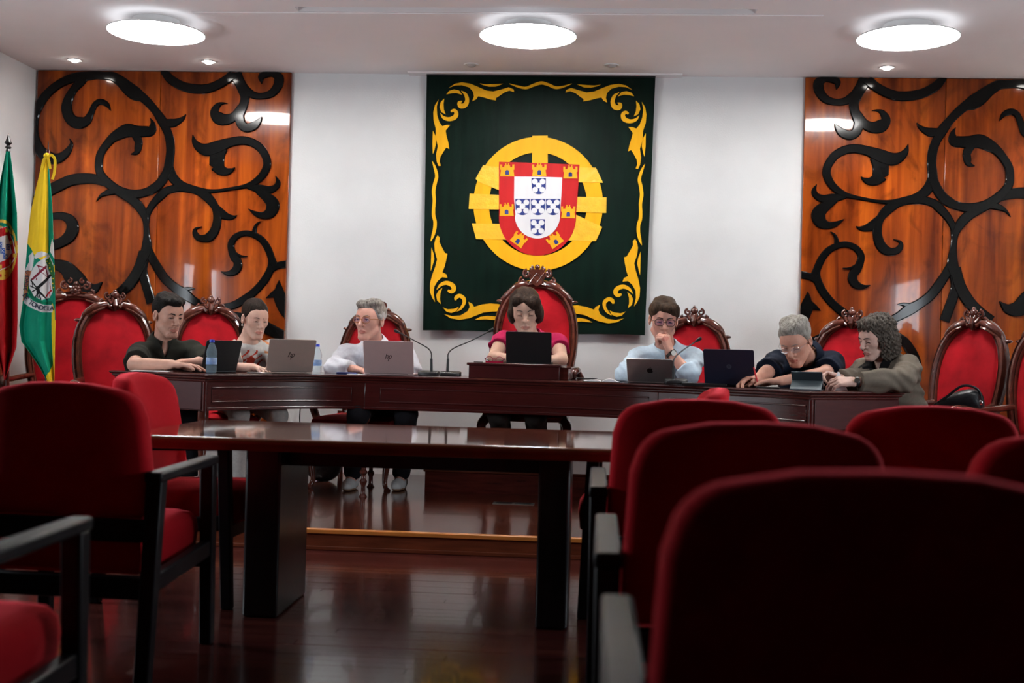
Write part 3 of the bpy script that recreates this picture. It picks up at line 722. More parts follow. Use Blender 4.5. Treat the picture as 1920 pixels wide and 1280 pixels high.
# town flag
ZB = 7.7
base = at(88, 690, ZB); root = empty('flag_on_pole', (base.x, base.y + .05, DAIS), 0, 'yellow and green flag with a town crest and lettered ribbon beside the wall panel', 'flag')
org = root.location
def colB(X, Y):
    o = np.zeros(X.shape); setc(o, X > -99, 'green')
    P = lambda L: [k1(*q) for q in L]
    setc(o, inpoly(X, Y, [(80, 285), (90, 285), (90, 330), (90.5, 400), (91, 470), (84, 492), (66, 480), (60, 468), (52, 457), (40, 440)]), 'yellow')
    setc(o, inpoly(X, Y, P([(620, 1050), (660, 1150), (668, 1400), (668, 2100), (540, 2100), (560, 1950), (640, 1800), (620, 1400)])), 'yellow')
    setc(o, inpoly(X, Y, P([(645, 620), (670, 600), (670, 700), (655, 700)])), 'yellow')
    # mantling, ribbon and shield
    setc(o, inpoly(X, Y, P([(400, 460), (415, 530), (400, 640), (380, 700), (300, 700), (320, 640), (350, 580), (345, 510)])), 'white')
    setc(o, inpoly(X, Y, P([(630, 300), (660, 420), (660, 560), (625, 490), (600, 450)])), 'white')
    setc(o, inpoly(X, Y, P([(300, 690), (390, 690), (350, 780), (340, 860), (320, 960), (270, 1060), (285, 960), (300, 850)])), 'orange')
    setc(o, inpoly(X, Y, P([(445, 470), (500, 455), (575, 480), (565, 500), (430, 545), (415, 520)])), 'white')
    sh = P([(590, 490), (640, 600), (660, 780), (655, 900), (600, 1010), (500, 1040), (410, 990), (350, 880), (350, 780), (400, 660), (450, 590)])
    setc(o, inpoly(X, Y, P([(320, 870), (350, 880), (400, 985), (370, 990), (330, 940)])), 'yellow')
    setc(o, inpoly(X, Y, P([(340, 850), (420, 1010), (520, 1060), (630, 1050), (630, 1090), (500, 1090), (390, 1030), (330, 930)])), 'dgreen')
    setc(o, inpoly(X, Y, sh), 'white')
    setc(o, inpoly(X, Y, P([(540, 560), (600, 520), (650, 650), (662, 800), (655, 950), (635, 950), (620, 760), (570, 640)])), 'lgreen')
    for cx, cy in ((560, 575), (580, 540), (590, 600), (600, 655), (620, 690), (615, 740), (640, 780), (635, 840), (645, 890), (575, 625)):
        x_, y_ = k1(cx, cy); setc(o, np.hypot(X - x_, Y - y_) < 1.2, 'yellow')
    S_ = lambda a, b_, wd: seg(X, Y, k1(*a), k1(*b_), wd / 6.4)
    for a, b_, wd in (((545, 640), (395, 790), 26), ((450, 625), (545, 655), 14), ((545, 655), (570, 760), 14), ((455, 625), (480, 690), 10), ((480, 690), (560, 760), 7), ((440, 780), (440, 795), 12)):
        setc(o, S_(a, b_, wd), 'wine')
    for a, b_, wd in (((605, 745), (455, 895), 34), ((455, 895), (465, 950), 44), ((450, 900), (375, 800), 16), ((440, 905), (370, 870), 14), ((440, 910), (390, 940), 14), ((460, 940), (425, 1010), 14), ((465, 950), (490, 1030), 14), ((480, 940), (560, 1035), 16), ((450, 940), (460, 1010), 12), ((475, 950), (530, 1010), 10), ((400, 880), (380, 780), 9)):
        setc(o, S_(a, b_, wd), 'black')
    for a, b_, wd in (((615, 925), (555, 990), 22), ((600, 830), (612, 920), 7), ((600, 940), (600, 995), 10)): setc(o, S_(a, b_, wd), 'red')
    setc(o, inpoly(X, Y, P([(290, 1010), (330, 990), (420, 1060), (520, 1095), (635, 1100), (635, 1185), (500, 1185), (390, 1140), (285, 1075)])), 'white')
    return o
def fB(s_, t): return 0.026 * math.sin(s_ * 8.5 + 0.6) * min(1, t * 2.5) + 0.005 * math.sin(s_ * 23 + t * 6) * min(1, t * 2)
lB = [(292, 84), (300, 80), (350, 68), (400, 57), (460, 51), (520, 46), (570, 42), (610, 36), (640, 40), (660, 55), (690, 75), (722, 92)]
rB = [(292, 90), (330, 93), (380, 98), (440, 100), (520, 103), (600, 104), (722, 102)]
flag_cloth('cloth', root, ZB, lB, rB, 292, 722, 150, 560, colB, fB, org)
# ribbon lettering, each letter laid on the cloth
b = MB()
def letter(ch, px_, py_, size, rot):
    v, f = text_mesh(ch, size, depth=0.0004, bold=0.0006)
    ys_ = np.array([p[0] for p in lB]); xs_ = np.array([p[1] for p in lB])
    out = []
    for x, y, z in v:
        X = x * math.cos(rot) - y * math.sin(rot); Y = x * math.sin(rot) + y * math.cos(rot)
        qx = px_ + X * FPX / ZB; qy = py_ - Y * FPX / ZB
        xa = np.interp(qy, [p[0] for p in lB], [p[1] for p in lB]); xb = np.interp(qy, [p[0] for p in rB], [p[1] for p in rB])
        s_ = (qx - xa) / (xb - xa); t = (qy - 292) / 430
        out.append(tuple(at(qx, qy, ZB + fB(s_, t) - 0.010 - z) - org))
    b.add(out, f)
# DE TONDELA runs along the ribbon below the shield; CIDADE climbs its left end
arc = [('D', 300, 990, -62), ('E', 313, 1020, -55), ('T', 368, 1068, -34), ('O', 405, 1095, -28), ('N', 450, 1118, -22), ('D', 498, 1132, -14), ('E', 543, 1138, -8), ('L', 583, 1141, -4), ('A', 622, 1140, 0)]
for ch, x, y, a in arc: letter(ch, *k1(x, y), 0.042, math.radians(a))
for ch, x, y, a in [('C', 328, 700, -78), ('I', 324, 740, -82), ('D', 321, 775, -85), ('A', 318, 818, -95), ('D', 308, 862, -100), ('E', 300, 905, -105)]: letter(ch, *k1(x, y), 0.034, math.radians(a))
b.build('ribbon_lettering', mat('flag_ink', (0.02, 0.03, 0.06), 0.7, noise=0.05, scale=20), root)
b = MB(); t0_ = at(90, 292, ZB + .07) - org; b.tube([(0, 0, 0), t0_ + Vector((0, 0, -.3)), t0_ + Vector((0, 0, .04))], 0.013, 10); b.build('pole', m_mahog, root, smooth=True)
b = MB(); tt = at(89, 290, ZB) - org
for pts in ([(90, 292), (97, 291), (103, 300), (102, 322), (98, 336)], [(88, 292), (82, 300), (78, 318)], [(87, 292), (91, 300), (94, 316)]):
    q = [at(x, y, ZB - 0.03) - org for x, y in pts]
    b.tube(catmull(q, 4), 0.010, 6, flat=((0, 1, 0), 0.3))
b.ball(at(88, 292, ZB - .02) - org, (0.022, 0.02, 0.018)); b.build('yellow_bow', m_flag['yellow'], root, smooth=True)
b = MB(); b.lathe([(0.0, 0), (0.004, 0.01), (0.003, 0.05), (0.0005, 0.07)], tuple(t0_ + Vector((0, 0, .03))), 8); b.build('pole_tip', m_metal, root, smooth=True)
b = MB(); b.lathe([(0.0, 0), (0.15, 0), (0.15, 0.03), (0.05, 0.05), (0.03, 0.12), (0.0, 0.12)], n=20); b.build('base', m_mahog, root, smooth=True)
# brown wooden lectern edge at the far left
e = on_z(8, 700, DAIS); q = at(11, 650, 8.45)
r = empty('wooden_lectern', (q.x - .145, q.y, DAIS), 0, 'brown wooden lectern cut off by the left edge below the green and red flag', 'lectern')
top = at(8, 590, 8.45).z - DAIS
b = MB(); b.box((-.09, -.12, 0), (.09, .12, top - .03)); b.build('body', m_riser, r, bevel=0.006)
b = MB(); b.hexa([(-.10, -.13, top - .03), (.10, -.13, top - .03), (.10, .13, top - .03), (-.10, .13, top - .03)], [(-.10, -.13, top), (.10, -.13, top), (.10, .13, top + .06), (-.10, .13, top + .06)]); b.build('sloped_top', m_riser, r, bevel=0.006)
# ================================================================== CURVED COUNCIL DESK
def dpt(px, d):
    p = at(px, 700, d); return (p.x, p.y)
KEY = [(385, 7.02), (475, 7.30), (580, 7.56), (685, 7.67), (850, 7.60), (1000, 7.53), (1150, 7.40), (1235, 7.26), (1350, 7.02), (1460, 6.75), (1522, 6.55)]
front = [dpt(*k) for k in KEY]
FRONT = [tuple(p) for p in catmull(front, 5)]
NF = len(FRONT)
def nrm(P, i):
    a = P[max(i - 1, 0)]; c = P[min(i + 1, len(P) - 1)]
    t = Vector((c[0] - a[0], c[1] - a[1], 0)).normalized(); return Vector((-t.y, t.x, 0)), t      # n points to the wall side
FN = [nrm(FRONT, i) for i in range(NF)]
DW = 0.70
# end directions (radial ends)
e0 = Vector((*dpt(213, 7.36), 0)) - Vector((*FRONT[0], 0)); e1 = Vector((*dpt(1702, 6.98), 0)) - Vector((*FRONT[-1], 0))
def back_pt(i):
    t = i / (NF - 1)
    n = FN[i][0]
    if t < 0.18: n = e0.normalized().lerp(n, t / 0.18)
    if t > 0.82: n = e1.normalized().lerp(n, (1 - t) / 0.18)
    return Vector((*FRONT[i], 0)) + n.normalized() * DW
BACK = [back_pt(i) for i in range(NF)]
desk = empty('council_desk', ((FRONT[0][0] + FRONT[-1][0]) / 2, 7.2, DAIS), 0, 'curved dark mahogany council desk with panelled front on the raised floor', 'desk')
DO = desk.location.copy()
# worktop outline with moulded edge: front path then right end, back, left end
fp = [Vector((*p, 0)) for p in FRONT]
ring = fp + [b_ for b_ in BACK[::-1]]
def off_ring(ring, d):
    out = []; n = len(ring)
    for i in range(n):
        a, b_, c = ring[i - 1], ring[i], ring[(i + 1) % n]
        t1 = (b_ - a).normalized(); t2 = (c - b_).normalized()
        n1 = Vector((t1.y, -t1.x, 0)); n2 = Vector((t2.y, -t2.x, 0)); m_ = (n1 + n2)
        m_ = m_ / max(0.5, (1 + n1.dot(n2)))
        out.append(b_ + m_ * d)
    return out
mb = MB(); prof = [(-0.02, DESK - .050), (0.004, DESK - .050), (0.010, DESK - .042), (0.010, DESK - .036), (0.016, DESK - .033), (0.022, DESK - .026), (0.022, DESK - .020), (0.028, DESK - .017), (0.034, DESK - .009), (0.032, DESK - .002), (0.026, DESK), (0.020, DESK), (-0.02, DESK)]
rings = [[p for p in off_ring(ring, d)] for d, z in prof]
nr = len(ring)
for (d, z), rr in zip(prof, rings):
    for p in rr: mb.v.append((p.x - DO.x, p.y - DO.y, z - DO.z))
for k in range(len(prof) - 1):
    for i in range(nr):
        j = (i + 1) % nr; mb.f.append((k * nr + i, k * nr + j, (k + 1) * nr + j, (k + 1) * nr + i)); mb.mi.append(0)
K = (len(prof) - 1) * nr
for i in range(NF - 1):
    mb.f.append((K + i, K + i + 1, K + nr - 2 - i, K + nr - 1 - i)); mb.mi.append(0)
    mb.f.append((nr - 1 - i, nr - 2 - i, i + 1, i)); mb.mi.append(0)
mb.build('worktop', m_desk, desk, smooth=True)
AP0, AP1 = DESK - 0.212, DESK - 0.048
def apron_strip(name, i0, i1, z0, z1, d0, d1, m=m_desk, path=None):
    """curved board between path index i0..i1, from offset d0 to d1 in front of the body line"""
    mb = MB(); idx = range(i0, i1 + 1); n = i1 - i0 + 1
    for z, d in ((z0, d0), (z0, d1), (z1, d1), (z1, d0)):
        for i in idx:
            p = Vector((*FRONT[i], 0)) - FN[i][0] * d; mb.v.append((p.x - DO.x, p.y - DO.y, z - DO.z))
    for r_ in range(4):
        r2 = (r_ + 1) % 4
        for q in range(n - 1): mb.f.append((r_ * n + q, r_ * n + q + 1, r2 * n + q + 1, r2 * n + q)); mb.mi.append(0)
    mb.f.append((0, n, 2 * n, 3 * n)); mb.f.append((n - 1, 2 * n - 1, 3 * n - 1, 4 * n - 1)[::-1]); mb.mi += [0, 0]
    return mb.build(name, m, desk, smooth=True, bevel=0.003)
iC0, iC1 = 15, 35       # joints at px 685 and 1235
for i0, i1 in ((0, iC0), (iC0, iC1), (iC1, NF - 1)):
    apron_strip('apron', i0, i1, AP0, AP1, -0.02, 0.0)
    k = 1 if i1 - i0 < 18 else 1
    a, b_ = i0 + k, i1 - k
    apron_strip('raised_panel', a, b_, AP0 + .048, AP1 - .038, 0.0, 0.004)
    for z0, z1 in ((AP0 + .040, AP0 + .050), (AP1 - .040, AP1 - .030)): apron_strip('panel_moulding', a, b_, z0, z1, 0.0, 0.010)
    apron_strip('lower_moulding', i0, i1, AP0 - .006, AP0 + .012, -0.01, 0.010)
# radial ends, corner posts
for i, e in ((0, e0), (NF - 1, e1)):
    p0 = Vector((*FRONT[i], 0)); d = e.normalized(); q = Vector((-d.y, d.x, 0)) * (1 if i else -1)
    L = DW
    def qd(s0, s1, o0, o1, z0, z1):
        P = lambda s_, o: tuple(p0 + d * s_ + q * o - Vector((DO.x, DO.y, 0)))[:2]
        b4 = [(*P(s0, o0), z0 - DO.z), (*P(s1, o0), z0 - DO.z), (*P(s1, o1), z0 - DO.z), (*P(s0, o1), z0 - DO.z)]
        return b4, [(x, y, z1 - DO.z) for x, y, _ in b4]
    mb = MB(); mb.hexa(*qd(0.01, L, -.02, 0.0, AP0, AP1)); mb.build('end_panel', mat('end_mahogany', (0.050, 0.012, 0.013), 0.42, spec=.3, noise=0.12, scale=9, stretch=(1, 1, 8)), desk, bevel=0.003)
    mb = MB(); mb.hexa(*qd(0.0, L, -.01, 0.010, AP0 - .006, AP0 + .012)); mb.build('lower_moulding', m_desk, desk, bevel=0.003)
    mb = MB(); pp = p0 - Vector((DO.x, DO.y, DO.z)); mb.lathe([(0.0, AP0 - .008), (0.016, AP0 - .008), (0.016, AP1), (0.0, AP1)], tuple(pp), 12); mb.build('corner_post', m_desk, desk, smooth=True)
# turned legs
legprof = [(0.030, 0.0), (0.016, 0.02), (0.015, 0.07), (0.024, 0.09), (0.026, 0.10), (0.015, 0.115), (0.015, 0.14), (0.026, 0.15), (0.026, 0.165), (0.016, 0.175), (0.019, 0.26), (0.030, 0.36), (0.033, 0.40), (0.022, 0.425), (0.033, 0.44), (0.033, 0.455), (0.022, 0.47), (0.034, 0.485), (0.034, 0.575)]
def turned(p, ztop):
    mb = MB(); s_ = (ztop - DAIS) / 0.575
    mb.lathe([(0.0, 0.0)] + [(r_ * 0.95, h * s_) for r_, h in legprof] + [(0.0, 0.575 * s_)], n=14)
    mb.build('leg', m_throne, desk, smooth=True, loc=(p.x - DO.x, p.y - DO.y, 0))
for i, fr in ((1, .06), (iC0, .06), (iC1, .06), (NF - 2, .06), (1, .62), (iC0, .62), (iC1, .62), (NF - 2, .62)):
    p = Vector((*FRONT[i], 0)).lerp(BACK[i], fr / DW); turned(p, AP0 + .01)
# box riser in front of the president
m_riserbox = mat('riser_box_mahogany', (0.045, 0.006, 0.006), 0.35, noise=0.15, scale=9, coat=0.2)
pl, pr_ = at(875, 704, 7.72), at(1052, 712, 7.64)
RB = pl.lerp(pr_, .5); rb_rz = math.atan2(pr_.y - pl.y, pr_.x - pl.x); rb_w = (pr_ - pl).to_2d().length
RISER_H = 0.098
rb = empty('desk_riser_box', (RB.x, RB.y, DESK), rb_rz, 'dark mahogany box raising the middle of the curved desk under the black laptop', 'riser box')
mb = MB(); mb.box((-rb_w / 2 + .012, 0, 0), (rb_w / 2 - .012, .40, RISER_H - .012)); mb.build('box', m_riserbox, rb, bevel=0.003)
mb = MB(); mb.box((-rb_w / 2, -.014, RISER_H - .016), (rb_w / 2, .42, RISER_H)); mb.build('top', m_riserbox, rb, bevel=0.004)
mb = MB(); mb.box((rb_w / 2 - .012, .02, 0), (rb_w / 2 + .045, .36, RISER_H - .02)); mb.box((rb_w / 2 - .012, .01, RISER_H - .024), (rb_w / 2 + .062, .37, RISER_H - .012)); o = mb.build('side_piece', m_mahog, rb, bevel=0.004)

# ================================================================== CARVED ARMCHAIRS (THRONES)
def oval_path(w, z0, z1, lean, n=40):
    """one side bottom -> top -> other side bottom, of the back outline"""
    pts = [(-.72, 0.0), (-.86, .16), (-.97, .36), (-1.0, .52), (-.97, .66), (-.86, .79), (-.66, .90), (-.38, .975), (0, 1.0)]
    full = pts + [(-x, z) for x, z in pts[:-1][::-1]]
    out = []
    for x, z in catmull(full, 4): out.append(Vector((x * w, lean * z * (z1 - z0) + 0.0, z0 + z * (z1 - z0))))
    return out
def curl(mb, cx, cz, y, r, turns, a0, sgn, rad, n=22):
    pts = []; R = []
    for i in range(n + 1):
        t = i / n; a = a0 + sgn * turns * 2 * math.pi * t; rr = r * (1 - 0.80 * t)
        pts.append((cx + rr * math.cos(a), y, cz + rr * math.sin(a))); R.append(rad * (1 - 0.35 * t))
    mb.tube(pts, R, 8)
def make_throne(label, group, w=0.240, z1=1.215, crest='shell', seatw=0.27, lean=0.21):
    r = empty('carved_armchair', (0, 0, 0), 0, label, 'armchair', group)
    y0, z0 = 0.22, 0.50
    path = [p + Vector((0, y0, 0)) for p in oval_path(w, z0, z1, lean)]
    n = len(path)
    prof = [(-.034, -.010), (-.034, .012), (-.026, .026), (-.018, .016), (-.010, .034), (.004, .038), (.014, .020), (.022, .026), (.030, .012), (.030, -.010)]
    def frame(i):
        t = (path[min(i + 1, n - 1)] - path[max(i - 1, 0)]).normalized(); B = Vector((0, -1, lean)).normalized(); A = t.cross(B).normalized()
        return A, B, 1.0
    mb = MB(); mb.sweep(path, prof, frame)
    mb.build('back_frame', m_throne, r, smooth=True)
    # upholstered back
    inner = [Vector((p.x * 0.915, p.y, z0 + .02 + (p.z - z0) * .955)) for p in path]
    mb = MB(); c = Vector((0, y0 + lean * .35, (z0 + z1) / 2)); rings_ = [(1.0, 0.0), (0.9, -.014), (.7, -.026), (.4, -.032), (0.12, -.034)]
    k = len(inner)
    for s_, d in rings_:
        for p in inner: q = c.lerp(p, s_); mb.v.append((q.x, q.y + d, q.z))
    for a in range(len(rings_) - 1):
        for i in range(k):
            j = (i + 1) % k; mb.f.append((a * k + i, a * k + j, (a + 1) * k + j, (a + 1) * k + i)); mb.mi.append(0)
    mb.f.append(tuple((len(rings_) - 1) * k + i for i in range(k))); mb.mi.append(0)
    for p in inner: mb.v.append((p.x, p.y + .03, p.z))
    b0 = len(rings_) * k
    for i in range(k):
        j = (i + 1) % k; mb.f.append((b0 + i, b0 + j, j, i)); mb.mi.append(0)
    mb.f.append(tuple(b0 + i for i in range(k))); mb.mi.append(0)
    mb.build('backrest', m_velvet, r, smooth=True)
    # seat
    mb = MB(); sp = [(-seatw, -.30), (-seatw * .6, -.335), (0, -.345), (seatw * .6, -.335), (seatw, -.30), (seatw * .92, .24), (-seatw * .92, .24)]
    lay = [(1.0, .40), (1.03, .43), (1.0, .465), (.85, .485), (.5, .495)]
    for s_, z in lay:
        for x, y in sp: mb.v.append((x * s_, (y + .03) * s_ - .03, z))
    k = len(sp)
    for a in range(len(lay) - 1):
        for i in range(k): j = (i + 1) % k; mb.f.append((a * k + i, a * k + j, (a + 1) * k + j, (a + 1) * k + i)); mb.mi.append(0)
    mb.f.append(tuple(range(k))); mb.f.append(tuple((len(lay) - 1) * k + i for i in range(k))); mb.mi += [0, 0]
    mb.build('seat', m_velvet, r, smooth=True)
    mb = MB()
    for s_, z in ((1.05, .34), (1.07, .37), (1.04, .40)):
        for x, y in sp: mb.v.append((x * s_, (y + .03) * s_ - .03, z))
    for a in range(2):
        for i in range(k): j = (i + 1) % k; mb.f.append((a * k + i, a * k + j, (a + 1) * k + j, (a + 1) * k + i)); mb.mi.append(0)
    mb.f.append(tuple(range(k))); mb.f.append(tuple(2 * k + i for i in range(k))); mb.mi += [0, 0]
    mb.build('seat_rail', m_throne, r, smooth=True)
    for sx in (-1, 1):
        mb = MB(); mb.tube(catmull([(sx * seatw * .95, -.29, .36), (sx * (seatw + .02), -.33, .30), (sx * seatw * .97, -.32, .16), (sx * seatw * .93, -.31, .05), (sx * (seatw + .005), -.34, .0)], 5), list(np.interp(np.linspace(0, 1, 21), [0, .2, .7, .9, 1], [.036, .034, .018, .016, .026])), 10)
        mb.build('leg', m_throne, r, smooth=True)
        mb = MB(); mb.tube(catmull([(sx * seatw * .80, .22, .50), (sx * seatw * .82, .22, .34), (sx * seatw * .84, .25, .16), (sx * seatw * .9, .33, .0)], 5), list(np.linspace(.028, .019, 16)), 10)
        mb.build('leg', m_throne, r, smooth=True)
        # arm: sweeps forward from the back frame, ends in a scroll, bowed support below
        mb = MB(); apts = catmull([(sx * w * .88, y0 + .02, .70), (sx * (w + .03), .10, .685), (sx * (w + .06), -.05, .675), (sx * (w + .07), -.20, .69), (sx * (w + .05), -.255, .68), (sx * (w + .045), -.262, .655), (sx * (w + .055), -.24, .645)], 5)
        mb.tube(apts, list(np.interp(np.linspace(0, 1, len(apts)), [0, .5, .75, 1], [.020, .022, .027, .014])), 10)
        mb.build('armrest', m_throne, r, smooth=True)
        mb = MB(); mb.tube(catmull([(sx * (w + .07), -.19, .68), (sx * (w + .10), -.13, .60), (sx * (w + .075), -.10, .50), (sx * seatw * 1.0, -.14, .42), (sx * seatw * .95, -.18, .36)], 5), list(np.interp(np.linspace(0, 1, 21), [0, .5, 1], [.022, .028, .024])), 10)
        mb.build('arm_support', m_throne, r, smooth=True)
    # crest
    top = Vector((0, y0 + lean * (z1 - z0), z1)); y = top.y - .018
    mb = MB()
    if crest == 'shell':
        for a in (-62, -38, -14, 14, 38, 62):
            an = math.radians(a); L = .075 if abs(a) < 50 else .06
            mb.tube([(0, y, z1 - .045), (math.sin(an) * L * .6, y - .022, z1 - .035 + math.cos(an) * L * .65), (math.sin(an) * L, y - .016, z1 - .03 + math.cos(an) * L)], [.007, .016, .010], 8)
        mb.ball((0, y - .012, z1 + .062), (.028, .024, .024)); mb.ball((0, y - .012, z1 + .086), .013)
        mb.tube([(0, y - .03, z1 + .03), (0, y - .038, z1 - .01), (0, y - .030, z1 - .05)], [.012, .018, .004], 8)
        for sx in (-1, 1):
            curl(mb, sx * .045, z1 + .052, y - .01, .024, 1.2, math.pi / 2, -sx, .009)
            curl(mb, sx * .078, z1 + .006, y - .012, .022, 1.1, math.pi / 2, -sx, .010)
            mb.tube(catmull([(sx * .05, y - .01, z1 + .0), (sx * .11, y - .016, z1 - .018), (sx * .175, y - .012, z1 - .062), (sx * w * .86, y, z1 - .112)], 5), list(np.interp(np.linspace(0, 1, 16), [0, .4, .8, 1], [.020, .030, .024, .016])), 10)
            mb.tube(catmull([(sx * .07, y - .035, z1 - .03), (sx * .12, y - .042, z1 - .05), (sx * .18, y - .03, z1 - .09)], 5), .009, 8)
            mb.ball((sx * w * .94, y + .01, z1 - .118), (.034, .026, .013))
    else:
        # taller crest: shield (or rosette) between acanthus scrolls
        if crest == 'shield':
            sh = [(-.052, .058), (0, .066), (.052, .058), (.056, .0), (.035, -.04), (0, -.062), (-.035, -.04), (-.056, 0)]
            mb.prism(sh, lambda u, v, d: (u, y - d, z1 + .045 + v), 0.0, 0.028)
            for q in (-.026, .026): mb.tube([(q - .028, y - .030, z1 + .01), (q + .028, y - .030, z1 + .085)], .004, 6); mb.tube([(q + .028, y - .030, z1 + .01), (q - .028, y - .030, z1 + .085)], .004, 6)
        else:
            for a in range(8):
                an = a * math.pi / 4; mb.ball((.026 * math.cos(an), y - .02, z1 + .04 + .026 * math.sin(an)), (.015, .012, .015), 8, 6)
            mb.ball((0, y - .03, z1 + .04), .016)
            for q in (-.05, -.025, 0, .025, .05): mb.tube([(q * .5, y, z1 + .06), (q * 1.1, y - .008, z1 + .095 - abs(q) * .5)], [.012, .007], 8)
        mb.ball((0, y - .012, z1 + .125 if crest == 'shield' else z1 + .09), .020)
        for sx in (-1, 1):
            curl(mb, sx * .075, z1 + .075, y - .012, .030, 1.25, math.pi * .5, -sx, .012)
            curl(mb, sx * .108, z1 + .020, y - .014, .026, 1.2, math.pi * .5, -sx, .011)
            curl(mb, sx * .045, z1 + .112, y - .008, .018, 1.1, math.pi * .5, sx, .009)
            mb.tube(catmull([(sx * .07, y - .01, z1 + .0), (sx * .13, y - .02, z1 - .012), (sx * .19, y - .014, z1 - .060), (sx * w * .93, y, z1 - .115)], 5), list(np.interp(np.linspace(0, 1, 16), [0, .4, .8, 1], [.024, .032, .026, .016])), 10)
            mb.tube(catmull([(sx * .08, y - .036, z1 - .03), (sx * .14, y - .044, z1 - .048), (sx * .20, y - .03, z1 - .095)], 5), .010, 8)
            mb.ball((sx * w * .97, y + .01, z1 - .122), (.032, .026, .012))
    mb.build('crest', m_throne, r, smooth=True)
    return r
thr = None
def place_throne(px, py_top, depth, face, label, z=DAIS):
    global thr
    p = at(px, 600, depth)
    if thr is None: thr = make_throne(label, 'carved red armchairs behind the desk'); o = thr
    else: o = copy_tree(thr); o['label'] = label
    o.location = (p.x, p.y, z); o.rotation_euler = (0, 0, math.radians(face)); return o
place_throne(228, 545, 7.92, 30, 'carved red velvet armchair behind the man in the dark polo shirt')
place_throne(404, 550, 8.35, 24, 'carved red velvet armchair behind the woman in the white blouse')
place_throne(684, 575, 8.45, -4, 'carved red velvet armchair behind the grey haired man in the white shirt')
place_throne(1286, 578, 8.12, -14, 'carved red velvet armchair behind the man in the light blue shirt')
place_throne(1572, 580, 7.75, -26, 'carved red velvet armchair behind the man in the navy polo shirt')
place_throne(1762, 575, 7.40, -52, 'empty carved red armchair with the black bag on its seat')
place_throne(1934, 600, 6.90, -44, 'carved red armchair cut off by the right edge of the picture')
p = at(126, 600, 8.62)
o = make_throne('tall carved red armchair with a rosette crest beside the yellow and green flag', 'tall carved red armchairs', w=.31, z1=1.29, crest='rosette', lean=.14); o.location = (p.x, p.y, DAIS); o.rotation_euler = (0, 0, math.radians(14))
p = at(997, 600, 8.40)
pres_chair = make_throne('tall carved red armchair with a shield crest below the tapestry', 'tall carved red armchairs', w=.275, z1=1.30, crest='shield', lean=.14); pres_chair.location = (p.x, p.y, PLAT); pres_chair.rotation_euler = (0, 0, math.radians(-3))

